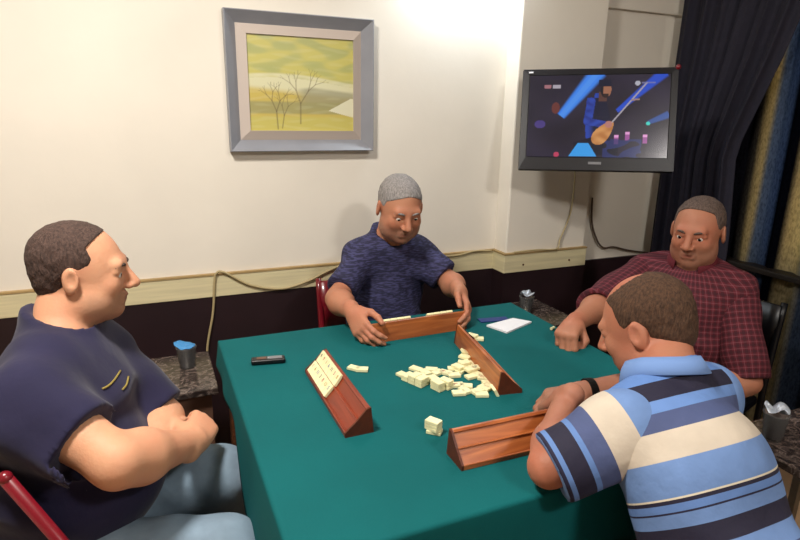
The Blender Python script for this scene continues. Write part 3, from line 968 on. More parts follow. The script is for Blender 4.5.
# ------------------------------------------------------------------ television
tvc = A3(1.79, 2.00, 1.425)
yaw = -math.atan2(2.125 - 1.48, 2.125) * 0
tv = empty('television', (0, 0, 0)); tag(tv, 'flat black television mounted high on the wall, showing a musician playing a long necked lute', 'television')
A_, B_, C_, D_ = (A3(1.408, 2.039, 1.612), A3(1.884, 1.704, 1.623), A3(1.824, 1.615, 1.240), A3(1.354, 1.945, 1.226))
cx = (A_ + B_ + C_ + D_) / 4
ex = nrm((B_ - A_) + (C_ - D_)); ez = nrm(A_ + B_ - C_ - D_); ez = nrm(ez - ex * (ez @ ex)); ey = np.cross(ez, ex)
TW = (np.linalg.norm(B_ - A_) + np.linalg.norm(C_ - D_)) / 2; TH = (np.linalg.norm(A_ - D_) + np.linalg.norm(B_ - C_)) / 2
mt = Matrix(((ex[0], ey[0], ez[0], cx[0]), (ex[1], ey[1], ez[1], cx[1]), (ex[2], ey[2], ez[2], cx[2]), (0, 0, 0, 1)))
tv.matrix_world = mt
bm = bmesh.new(); bx(-TW / 2, TW / 2, 0, .028, -TH / 2, TH / 2, bm)
obj('casing', bm, M['tvblack'], tv, bevel=.006)
SW, SH = TW * .90, TH * .80
def bezel():
    bm = bmesh.new(); zc = TH * .030
    ring(bm, TW - .004, TH - .004, -.002, SW + .006, SH + .006, -.004)
    for v in bm.verts:
        if abs(v.co.y + .004) < 1e-6: v.co.z += zc
    ring2 = [v for v in bm.verts]
    return bm
obj('bezel', bezel(), M['tvblack'], tv)
cN, cB, cB2, cSk, cL = map(hexs, ('#1b1626', '#1d4fd0', '#3d86f0', '#a8623c', '#b8743c'))
def screen(u, v):
    c_ = mixc(cN, hexs('#2a2438'), vn(u * 6, v * 5)); 
    def beam(c_, x0, y0, x1, y1, w0, w1, col, k=1.0):
        dx, dy = x1 - x0, (y1 - y0) * .62
        L_ = math.hypot(dx, dy); px, py = u - x0, (v - y0) * .62
        t = (px * dx + py * dy) / L_ / L_; d = abs(px * dy - py * dx) / L_
        if t < 0 or t > 1: return c_
        w_ = w0 + (w1 - w0) * t
        return mixc(c_, col, k * sm(d, w_, w_ * .5))
    c_ = beam(c_, .24, .50, .50, 1.05, .040, .075, cB2)
    c_ = beam(c_, .24, .50, .50, 1.05, .020, .030, hexs('#5aa0f4'), .5)
    c_ = beam(c_, .64, .56, .96, 1.03, .02, .05, cB, .9)
    c_ = beam(c_, .86, .42, 1.0, .52, .018, .035, hexs('#2a58a8'), .8)
    if math.hypot(u - .86, (v - .41) * .62) < .014: c_ = hexs('#36d8c8')
    # musician
    bk = .415 + .06 * abs(v - .5) ** 1.2 + (.05 if v > .72 else 0)
    if bk < u < .60 - .16 * max(0, v - .45) and .16 < v < .78: c_ = mixc(hexs('#2243a8'), hexs('#0d1230'), sm(u, bk + .01, bk + .07))
    if v < .24 and .34 < u < .66 and v > .03 and v < .26 - abs(u - .5) * .5: c_ = hexs('#0e1024')
    if abs(u - .535) < .028 and .68 < v < .80: c_ = hexs('#5a3a34')
    if seg_d(u, v * .62, .455, .42, .435, .27) < .030 or seg_d(u, v * .62, .435, .27, .56, .245) < .026: c_ = mixc(hexs('#1a2f86'), hexs('#2b49b0'), vn(u * 40, v * 30))
    if ((u - .555) / .038) ** 2 + ((v - .82) / .10) ** 2 < 1: c_ = hexs('#17141f') if u < .535 or v > .895 else (hexs('#2e1d1c') if v < .775 and u < .575 else hexs('#a06a50'))
    if v > .86 and abs(u - .545) < .045 and v < .94: c_ = hexs('#10142c')
    # candles, stage light
    for (a, b) in ((.645, .24), (.72, .28), (.845, .25)):
        if abs(u - a) < .016 and b - .08 < v < b + .03: c_ = hexs('#a0509a') if v < b else hexs('#e8a0d8')
    if v < .17 and v > .01 and abs(u - .41) < .085 * (1 - (v - .02) / .22) + .012: c_ = hexs('#38a0ee')
    if v < .22 and .55 < u < .82 and vn(u * 20, v * 20) > .45: c_ = mixc(c_, hexs('#23306c'), .8)
    if math.hypot(u - .22, (v - .03) * .62) < .02: c_ = hexs('#c04060')
    # left drummer
    if ((u - .20) / .03) ** 2 + ((v - .60) / .07) ** 2 < 1: c_ = hexs('#6a3430')
    if ((u - .09) / .04) ** 2 + ((v - .40) / .05) ** 2 < 1: c_ = hexs('#493a80')
    # lute: bowl and neck
    dx, dy = u - .550, (v - .30) * .62
    a = .9; p, q = dx * math.cos(a) + dy * math.sin(a), -dx * math.sin(a) + dy * math.cos(a)
    if (p / .105) ** 2 + (q / (.052 * (1 - .35 * p / .105))) ** 2 < 1: c_ = mixc(cL, hexs('#d89a5c'), vn(u * 30, v * 22))
    if seg_d(u, v * .62, .61, .265, .84, .56) < .0055: c_ = hexs('#a8a0a8')
    if seg_d(u, v * .62, .74, .43, .79, .435) < .006: c_ = hexs('#a08078')
    if math.hypot(u - .585, (v - .40) * .62) < .026: c_ = hexs('#b87a70')
    # channel marks
    if .10 < u < .23 and abs(v - .865) < .022 and (u > .17 or math.hypot(u - .135, (v - .865) * .62) < .026): c_ = hexs('#b0a8b4') if u > .16 else hexs('#a87078')
    if math.hypot(u - .775, (v - .895) * .62) < .018: c_ = hexs('#b4b4c0')
    if .80 < u < .90 and abs(v - .90) < .012: c_ = mixc(c_, hexs('#7a7aa8'), .7)
    return c_
o = paint_mesh('screen', SW, SH, 260, 160, screen, mat_attr('tv_screen', rough=.2, emit=.85), tv); o.location = (0, -.0045, TH * .030)
bm = bx(-TW * .46, -TW * .43, -.006, -.003, TH * .455, TH * .455 + .006); obj('sticker', bm, M['white'], tv)
bm = bx(-.024, .024, -.006, -.002, -TH * .44, -TH * .44 + .010); obj('badge', bm, M['grey'], tv)
bm = bmesh.new(); bmesh.ops.create_uvsphere(bm, u_segments=12, v_segments=8, radius=.010); o = obj('red_knob', bm, M['red'], tv, smooth=True, loc=(TW / 2 - .004, -.004, TH / 2 - .002))
bm = bx(-.10, .10, .029, .040, -.10, .10); bx(-.02, .02, .04, .325, -.03, .03, bm); o = obj('wall_bracket', bm, M['black'], tv)

def cable(name, pts, r, m, label, cat='cable', n=8):
    bm = bmesh.new(); add_tube(bm, catmull(pts, n), r, 8)
    return tag(obj(name, bm, m, smooth=True), label, cat)
y = WY - .024
cable('cable', [(.142, y, .006), (.146, y, .30), (.150, y, .52), (.182, y, .68), (.196, y, .80), (.205, y - .002, .838), (.235, y - .002, .838), (.33, y, .777), (.45, y, .750), (.56, y, .772), (.66, y, .812), (.80, y, .85), (1.0, y, .838), (1.22, y, .822), (1.33, y, .835), (1.42, y, .830)], .0045, M['cable'], 'cream cable looping over the wall rail and down behind the granite side table')
cable('cable', [(1.775, PY - .01, 1.30), (1.79, PY - .012, 1.15), (1.785, PY - .012, 1.0), (1.74, PY - .012, .88), (1.715, PY - .024, .838), (1.60, PY - .024, .842), (1.48, PY - .024, .840)], .0035, M['cable'], 'pale cable dropping from the television down the pillar')
cable('cable', [(1.99, WY - .012, 1.05), (2.00, WY - .016, .93), (2.04, WY - .018, .84), (2.09, WY - .018, .792), (2.16, WY - .018, .79), (2.26, WY - .018, .765), (2.40, WY - .018, .74)], .0045, M['darkcable'], 'dark cable curving along the wall right of the pillar')

# ------------------------------------------------------------------ side tables with cups of water
def side_table(loc, w, d, label, legs, h=.62):
    t = empty('side_table', loc); tag(t, label, 'side table', 'granite topped side tables')
    obj('table_top', bx(-w / 2, w / 2, -d / 2, d / 2, h - .022, h), M['granite'], t, bevel=.003)
    obj('shelf', bx(-w / 2 + .03, w / 2 - .03, -d / 2 + .03, d / 2 - .03, .20, .215), M['panelbrown'], t)
    obj('side_panel', bx(w / 2 - .150, w / 2 - .02, -d / 2 + .025, -d / 2 + .04, .0, h - .023), M['panelbrown'], t)
    obj('side_panel', bx(-w / 2 + .02, -w / 2 + .12, d / 2 - .04, d / 2 - .025, .0, h - .023), M['panelbrown'], t)
    for x, y_ in ((w / 2 - .175, -d / 2 + .03), (-w / 2 + .03, -d / 2 + .03), (w / 2 - .03, d / 2 - .03), (-w / 2 + .15, d / 2 - .03)):
        obj('leg', bx(x - .011, x + .011, y_ - .011, y_ + .011, 0, h - .023), M['steel'], t)
    return t
side_table((-.045, 1.835, 0), .37, .30, 'granite topped side table behind the man in the navy shirt, near the table corner', 0)
side_table((1.415, 1.91, 0), .35, .31, 'granite topped side table by the pillar, beyond the notepad', 0)
side_table((1.575, .75, 0), .37, .38, 'granite topped side table behind the back of the striped shirt', 0)

def cup(loc, rz, label, lid_mat, kind, group='sealed cups of drinking water'):
    t = empty('water_cup', loc, rz); tag(t, label, 'cup', group)
    bm = bmesh.new()
    add_lathe(bm, [(0, 0), (.023, 0), (.0245, .002), (.030, .066), (.0325, .070), (.0325, .072), (.0285, .071), (.0235, .004), (0, .003)], n=32)
    obj('cup_wall', bm, M['plastic'], t, smooth=True)
    bm = bmesh.new(); add_lathe(bm, [(0, .0035), (.0232, .0045), (.0262, .045), (0, .045)], n=32); obj('water', bm, M['water'], t, smooth=False)
    bm = bmesh.new(); n = 28; c0 = bm.verts.new((0, 0, .0)); rg = []
    r = random.Random(hash(kind) % 99 if False else len(label)); pr_ = None
    for q in (.011, .021, .030):
        ring_ = []
        for k in range(n):
            a = 2 * math.pi * k / n
            fold = max(0, math.cos(a) - .1)
            z = (.016 * fold * (q / .034) ** 2 if kind == 'peeled' else .020 * (q / .034) * abs(math.sin(a * 1.5 + .4)) + .004 * math.sin(a * 5))
            ring_.append(bm.verts.new((q * math.cos(a) * (1 + .25 * (fold if kind == 'peeled' else 0)), q * math.sin(a), z + .0015 * math.sin(a * 7 + q * 200))))
        rg.append(ring_)
    for k in range(n): bm.faces.new((c0, rg[0][k], rg[0][(k + 1) % n]))
    for a in range(2):
        for k in range(n): bm.faces.new((rg[a][k], rg[a + 1][k], rg[a + 1][(k + 1) % n], rg[a][(k + 1) % n]))
    o = obj('lid', bm, lid_mat, t, smooth=True, loc=(.002, 0, .0745)); s_ = o.modifiers.new('th', 'SOLIDIFY'); s_.thickness = .0006; s_.offset = 1
    return t
cup((.064, 1.873, .62), 2.6, 'clear cup of water under a blue foil lid on the left granite side table', M['bluefoil'], 'peeled')
cup((1.437, 1.934, .62), .3, 'clear cup of water with crumpled silver lid on the granite table by the pillar', M['foil'], 'crumpled')
cup((1.475, .862, .62), 1.3, 'clear cup of water beside the right side of the striped shirt', M['foil'], 'crumpled')

# ------------------------------------------------------------------ the table and its cloth
TX0, TX1, TY0, TY1, TZ = .150, 1.210, .741, 1.722, .76
tb = empty('card_table', (.68, 1.23, 0)); tag(tb, 'square wooden game table hidden under a teal cloth', 'table')
hx, hy = .53 - .008, .4905 - .008
obj('tabletop', bx(-hx, hx, -hy, hy, .725, .7555), M['tablewood'], tb)
obj('apron', (lambda b: (bx(-hx + .04, hx - .04, -hy + .04, -hy + .06, .65, .7245, b), bx(-hx + .04, hx - .04, hy - .06, hy - .04, .65, .7245, b), bx(-hx + .04, -hx + .06, -hy + .06, hy - .06, .65, .7245, b), bx(hx - .06, hx - .04, -hy + .06, hy - .06, .65, .7245, b))[0])(bmesh.new()), M['tablewood'], tb)
for sx in (-1, 1):
    for sy in (-1, 1):
        x, y_ = sx * (hx - .035), sy * (hy - .035)
        obj('leg', bx(x - .025, x + .025, y_ - .025, y_ + .025, 0, .7245), M['tablewood'], tb)
def cloth():
    bm = bmesh.new()
    def drop(x, y_, side):
        if side == 'L': return .07 + .15 * sm(y_, 1.34, 1.13)
        return .165
    # rounded-rectangle rings walking outwards and down
    per = []
    N = 60
    def pt(side, a):
        if side == 0: return (TX0 + (TX1 - TX0) * a, TY0, 0, -1, 'F')
        if side == 1: return (TX1, TY0 + (TY1 - TY0) * a, 1, 0, 'R')
        if side == 2: return (TX1 + (TX0 - TX1) * a, TY1, 0, 1, 'B')
        return (TX0, TY1 + (TY0 - TY1) * a, -1, 0, 'L')
    P = []
    for s_ in range(4):
        for i in range(N): P.append(pt(s_, i / N))
    n = len(P)
    rows = []
    cxm, cym = (TX0 + TX1) / 2, (TY0 + TY1) / 2
    for lv in range(0, 14):
        row = []
        for i, (x, y_, nx_, ny_, sd) in enumerate(P):
            corner = (i % N == 0)
            if corner:
                pn = P[i - 1]; nx_, ny_ = (nx_ + pn[2]) * .7, (ny_ + pn[3]) * .7
            dr = drop(x, y_, sd) if not corner else min(drop(x, y_, sd), drop(x, y_, P[i - 1][4]))
            if lv < 5:
                a = lv / 4 * math.pi / 2; rr_ = .008
                px, py, pz = x + nx_ * (rr_ * math.sin(a) - rr_), y_ + ny_ * (rr_ * math.sin(a) - rr_), TZ - rr_ + rr_ * math.cos(a)
                pz = min(pz, TZ)
            else:
                t = (lv - 4) / 9
                wv = .004 * math.sin(i * .30 + 1.2 * math.sin(i * .13)) * t * t + .010 * t
                px, py, pz = x + nx_ * wv, y_ + ny_ * wv, TZ - .008 - dr * t
            row.append(bm.verts.new((px, py, pz)))
        rows.append(row)
    for a in range(len(rows) - 1):
        for i in range(n): bm.faces.new((rows[a][i], rows[a + 1][i], rows[a + 1][(i + 1) % n], rows[a][(i + 1) % n]))
    bm.faces.new(rows[0])
    return bm
o = obj('tablecloth', cloth(), M['felt'], smooth=False); tag(o, 'teal green felt cloth covering the game table', 'tablecloth')
for p in o.data.polygons: p.use_smooth = len(p.vertices) == 4
s_ = o.modifiers.new('th', 'SOLIDIFY'); s_.thickness = .003; s_.offset = -1

# ------------------------------------------------------------------ racks
RL = .335
def rack_bm(L_=RL):
    prof = [(0, 0), (0, .011), (.004, .011), (.008, .006), (.030, .029), (.0265, .033), (.030, .035), (.034, .030), (.052, .054), (.049, .0575), (.054, .061), (.060, .061), (.066, 0)]
    bm = bmesh.new(); add_prism(bm, prof, -L_ / 2, L_ / 2); return bm
def rack(loc, rz, label, m='rack'):
    o = obj('tile_rack', rack_bm(), M[m], bevel=.0012); o.location = loc; o.rotation_euler = (0, 0, rz)
    tag(o, label, 'tile rack', 'wooden tile racks')
    prof = [(0, 0), (0, .011), (.0265, .034), (.050, .059), (.060, .062), (.0665, 0)]
    for s_ in (-1, 1):
        bm = bmesh.new(); x0 = s_ * (RL / 2); add_prism(bm, prof, x0, x0 + s_ * .005)
        obj('end_panel', bm, M['rack_end'], o)
    return o
# local: x along the rack, y from tile side to back
rkL = rack((.341, 1.232, TZ), -math.pi / 2, 'reddish rack holding two rows of tiles on the left of the cloth', 'rack_dark')
rkF = rack((.690, .858, TZ), math.radians(-1), 'empty rack of grained wood under the forearm of the man in stripes')
rkR = rack((.853, 1.265, TZ), math.radians(80), 'rack with loose tiles heaped against its back, right of centre')
rkB = rack((.738, 1.596, TZ), math.pi + math.radians(1.2), 'rack held in both hands by the man at the far side')
# ------------------------------------------------------------------ tiles
TW_, TH_, TT = .0225, .033, .0075
def tile_mesh():
    bm = bmesh.new(); add_box(bm, (0, 0, TT / 2), (TW_, TH_, TT))
    bmesh.ops.bevel(bm, geom=bm.edges[:], offset=.0008, segments=2, affect='EDGES')
    me = D.meshes.new('game_tile'); bm.to_mesh(me); bm.free(); me.materials.append(M['tile'])
    me.polygons.foreach_set('use_smooth', [False] * len(me.polygons)); return me
tile_me = tile_mesh()
digit_cache = {}
def digit(n, m):
    if (n, m) not in digit_cache:
        cu = D.curves.new('digit', 'FONT'); cu.body = str(n); cu.size = .014; cu.align_x = 'CENTER'; cu.align_y = 'CENTER'; cu.extrude = .0002
        to = D.objects.new('digit_tmp', cu); COL.objects.link(to)
        dg = bpy.context.evaluated_depsgraph_get(); me = D.meshes.new_from_object(to.evaluated_get(dg)); me.name = 'number'
        D.objects.remove(to); D.curves.remove(cu)
        me.materials.clear(); me.materials.append(M[m]); digit_cache[(n, m)] = me
    return digit_cache[(n, m)]
def tile(Mx, label, group, num=None, m=None):
    o = D.objects.new('game_tile', tile_me); COL.objects.link(o); o.matrix_world = Mx
    tag(o, label, 'game tile', group)
    if num:
        d = D.objects.new('number', digit(num, m)); COL.objects.link(d); d.parent = o; d.location = (0, .004, TT + .0003)
    return o
cols = ['digit_red', 'digit_black', 'digit_blue', 'digit_gold']
def rack_tiles(rk, us, row, label, group, nums=True, up=0.0):
    if row == 0: p0, sl = (.0088, .0072), math.atan2(.023, .022)
    else: p0, sl = (.0345 - up * .3, .0315 + up), math.atan2(.024, .018)
    L0 = Matrix.Translation(rk.location) @ Matrix.Rotation(rk.rotation_euler.z, 4, 'Z')
    for i, u in enumerate(us):
        Mx = L0 @ Matrix.Translation((u, p0[0], p0[1])) @ Matrix.Rotation(sl, 4, 'X') @ Matrix.Translation((0, TH_ / 2 + .0003, .0006))
        tile(Mx, label, group, (i * 5 + row * 3) % 13 + 1 if nums else None, cols[(i * 3 + row) % 4] if nums else None)
lo_ = [-RL / 2 + .015 + .0232 * i for i in range(7)]
rack_tiles(rkL, lo_, 0, 'ivory tile standing in the lower row of the left rack', 'tiles in the lower row of the left rack')
rack_tiles(rkL, lo_, 1, 'ivory tile standing in the upper row of the left rack', 'tiles in the upper row of the left rack')
rack_tiles(rkB, [.105 - .0232 * i for i in range(4)], 1, 'ivory tile peeking over the left part of the rack the far man holds', 'tiles behind the left part of the far rack', nums=False, up=.004)
rack_tiles(rkB, [-.045 - .0232 * i for i in range(4)], 1, 'ivory tile peeking over the right part of the rack the far man holds', 'tiles behind the right part of the far rack', nums=False, up=.004)

def lay(x, y, a, z=0.0, label='ivory tile lying face down among the scattered heap', group='scattered tiles in the middle', tilt=0.0, num=None, m=None, tax='X'):
    Mx = Matrix.Translation((x, y, TZ + .0008 + z)) @ Matrix.Rotation(math.radians(a), 4, 'Z') @ Matrix.Rotation(math.radians(tilt), 4, tax)
    return tile(Mx, label, group, num, m)
def stack(x, y, a, n, label, group, jit=4):
    for k in range(n): lay(x + rnd.uniform(-.0012, .0012), y + rnd.uniform(-.0012, .0012), a + rnd.uniform(-jit, jit), k * (TT + .0001), label, group)
g = 'tiles in the long double layered bar'
ax_ = math.radians(-66)
for k in range(3):
    x, y_ = .584 + math.cos(ax_) * .0235 * k, 1.268 + math.sin(ax_) * .0235 * k
    for z in range(3 if k else 2): lay(x, y_, -66 + (0 if z else 1), z * (TT + .0001), 'ivory tile in the long stacked bar at the left of the heap', g)
lay(.578, 1.291, 20, 0, 'ivory tile tucked at the far end of the long stacked bar', None)
g = 'tiles in the short stack beside the bar'
stack(.632, 1.190, 18, 3, 'ivory tile in the short stacks just right of the long bar', g)
stack(.657, 1.192, 22, 3, 'ivory tile in the short stacks just right of the long bar', g)
stack(.640, 1.226, 10, 2, 'ivory tile in the short stacks just right of the long bar', g, 8)
for x, y_, a, z, n, m in ((.626, 1.312, 30, 0, None, None), (.618, 1.272, 65, 0, 5, 'digit_red'), (.640, 1.283, 12, 0, None, None), (.664, 1.292, 60, 0, None, None), (.672, 1.270, 110, 0, None, None),
                          (.692, 1.262, 40, 0, 9, 'digit_red'), (.706, 1.240, 80, 0, None, None), (.724, 1.275, 70, 0, None, None), (.738, 1.258, 120, 0, None, None), (.752, 1.272, 25, 0, None, None),
                          (.775, 1.262, 60, 0, None, None), (.757, 1.241, 100, .008, None, None), (.745, 1.216, 95, 0, None, None), (.768, 1.222, 20, 0, None, None), (.772, 1.196, 50, 0, 11, 'digit_red'),
                          (.768, 1.168, 75, 0, None, None), (.742, 1.145, 20, 0, None, None), (.718, 1.118, 70, 0, None, None), (.716, 1.138, 100, 0, None, None), (.762, 1.146, 45, .0, None, None),
                          (.686, 1.186, 75, 0, 3, 'digit_red'), (.690, 1.152, 10, 0, None, None), (.668, 1.146, 75, 0, None, None), (.704, 1.172, 60, 0, None, None),
                          (.786, 1.290, 10, 0, None, None), (.770, 1.300, 60, 0, None, None), (.783, 1.318, 35, .008, None, None), (.762, 1.283, 100, .008, None, None), (.780, 1.245, 75, .008, 4, 'digit_black'), (.733, 1.268, 20, .008, None, None)):
    lay(x, y_, a, z, num=n, m=m, label='ivory tile lying loose in the scattered heap at the table centre' if not n else 'ivory tile marked with a number in the scattered heap at the table centre', group='scattered tiles in the middle' if not n else 'numbered tiles in the middle')
lay(.7515, 1.118, -12, .006, 'ivory tile tilted up against the near end of the right rack', None, tilt=62, tax='Y')
lay(.796, 1.337, 75, .012, 'ivory tile leaning on the back of the right rack at its far end', None, tilt=28, tax='X')
stack(.885, 1.455, 30, 2, 'ivory tile in the pair just beyond the far end of the right rack', 'pair beyond the right rack')
lay(.900, 1.440, 60, 0, 'single ivory tile touching the pair beyond the far end of the right rack', None)
lay(.470, 1.378, 40, 0, 'ivory tile on the left of the pair lying alone near the left rack', None)
lay(.488, 1.362, 65, 0, 'ivory tile on the right of the pair lying alone near the left rack', None)
lay(.531, 1.008, 48, 0, 'bottom ivory tile of the little stack in front of the heap', None)
for k in range(1, 4): lay(.529, 1.010, 22 + 3 * k, k * .0077, 'ivory tile in the little stack in front of the heap', 'little stack in front')
lay(.900, 1.030, 75, 0, 'ivory tile beyond the wristwatch of the man in stripes', None, num=8, m='digit_black')
lay(.925, 1.036, 80, 0, 'plain ivory tile at the right of the numbered tile beyond the wristwatch', None)
# paper, card, gadget, small stub
bm = bmesh.new()
v = [bm.verts.new(p) for p in ((.985, 1.530, 0), (1.014, 1.452, 0), (1.147, 1.505, 0), (1.106, 1.556, 0))]
bm.faces.new(v); r_ = bmesh.ops.extrude_face_region(bm, geom=bm.faces[:]); bmesh.ops.translate(bm, vec=(0, 0, .006), verts=[e for e in r_['geom'] if isinstance(e, bmesh.types.BMVert)])
o = obj('notepad', bm, M['white'], loc=(0, 0, TZ + .0006)); tag(o, 'white notepad lying on the cloth by the far corner', 'notepad')
bm = bmesh.new(); add_box(bm, (0, 0, .002), (.105, .034, .004)); o = obj('blue_card', bm, M['blue'], loc=(1.040, 1.575, TZ + .0006), bevel=.0015); o.rotation_euler = (0, 0, -.15); tag(o, 'flat dark blue card behind the white notepad', 'card')
g_ = empty('remote_control', (.262, 1.505, TZ + .0006), -.18); tag(g_, 'small black oblong remote with a grey top on the cloth near the left corner', 'remote control')
bm = bmesh.new(); add_box(bm, (0, 0, .007), (.092, .030, .014)); obj('shell', bm, M['black'], g_, bevel=.004, seg=3)
bm = bmesh.new(); add_box(bm, (.018, .001, .0143), (.040, .017, .001)); obj('display', bm, M['grey'], g_)
bm = bmesh.new(); add_box(bm, (-.018, .001, .0143), (.026, .014, .0012)); obj('button_pad', bm, M['panelbrown'], g_)
bm = bmesh.new(); add_tube(bm, [(0, 0, .006), (.016, .006, .006)], .005, 10); o = obj('bottle_cap', bm, M['tile'], loc=(1.166, 1.425, TZ + .0004)); tag(o, 'tiny cream stub by the far fist on the cloth', 'stub')

# ------------------------------------------------------------------ chairs
def metal_chair(x, yc, fx, label, top=.80, seat=.43, wid=.44, rz=0.0, m='red', group=None, slope=.52):
    """folding chair, local +x = the way it faces, tubes slope from the back top to the front feet"""
    t = empty('folding_chair', (x, yc, 0), rz); tag(t, label, 'chair', group)
    for s_ in (-1, 1):
        yy = s_ * wid / 2
        bm = bmesh.new(); x1 = -top * slope * .55
        add_tube(bm, [(x1, yy, top), (x1 + slope * (top - .02), yy, .012)], .0115, 12); obj('frame_tube', bm, M[m], t, smooth=True)
        bm = bmesh.new(); bmesh.ops.create_uvsphere(bm, u_segments=12, v_segments=8, radius=.0125); obj('end_cap', bm, M[m], t, smooth=True, loc=(x1, yy, top))
        bm = bmesh.new(); add_tube(bm, [(.17, yy * .93, seat - .03), (-.20, yy * .93, .012)], .010, 12); obj('leg', bm, M[m], t, smooth=True)
    bm = bmesh.new(); add_tube(bm, [(-.20, -wid * .465, .10), (-.20 + .04, -wid * .465, .10)], .004); bm.free()
    bm = bmesh.new(); bx(-.20, .18, -wid / 2 + .03, wid / 2 - .03, seat - .03, seat, bm); obj('seat', bm, M['black'], t, bevel=.01)
    bm = bmesh.new(); zt = top - .03; pts = []
    x1 = -top * slope * .55
    n = 16; rows = []
    for k in range(n + 1):
        a = k / n; yy = (a - .5) * wid; bow = -.085 * math.sin(math.pi * a)
        rows.append([bm.verts.new((x1 + bow + slope * (top - z) * .9, yy, z)) for z in (zt, zt - .15)])
    for k in range(n): bm.faces.new((rows[k][0], rows[k + 1][0], rows[k + 1][1], rows[k][1]))
    o = obj('backrest', bm, M['black'], t, smooth=True); s_ = o.modifiers.new('t', 'SOLIDIFY'); s_.thickness = .008
    return t
def plain_chair(loc, rz, label, m='red', back=.84, seat=.43, wid=.42, mb=None):
    """upright chair, local +y = the way it faces"""
    t = empty('chair', loc, rz); tag(t, label, 'chair')
    for s_ in (-1, 1):
        bm = bmesh.new(); add_tube(bm, catmull([(s_ * wid / 2, -.20, 0), (s_ * wid / 2, -.17, seat), (s_ * wid / 2, -.22, back)], 6), .012, 12); obj('back_post', bm, M[m], t, smooth=True)
        bm = bmesh.new(); add_tube(bm, [(s_ * wid / 2, .20, 0), (s_ * (wid / 2 - .01), .19, seat)], .012, 12); obj('leg', bm, M[m], t, smooth=True)
    obj('seat', bx(-wid / 2 + .005, wid / 2 - .005, -.155, .20, seat - .02, seat + .02), M['black'] if not mb else M[mb], t, bevel=.012)
    bm = bmesh.new(); n = 12; rows = []
    for k in range(n + 1):
        a = k / n; rows.append([bm.verts.new(((a - .5) * wid, -.212 - .03 * math.sin(math.pi * a) + .0 * z, z)) for z in (back - .01, back - .22)])
    for k in range(n): bm.faces.new((rows[k][0], rows[k + 1][0], rows[k + 1][1], rows[k][1]))
    o = obj('backrest', bm, M['black'] if not mb else M[mb], t, smooth=True); s_ = o.modifiers.new('t', 'SOLIDIFY'); s_.thickness = .018
    return t
# ------------------------------------------------------------------ the four players
UP = A3(0, 0, 1)
def person(name, label, loc=(0, 0, 0)):
    t = empty(name, loc); tag(t, label, 'person', None); return t

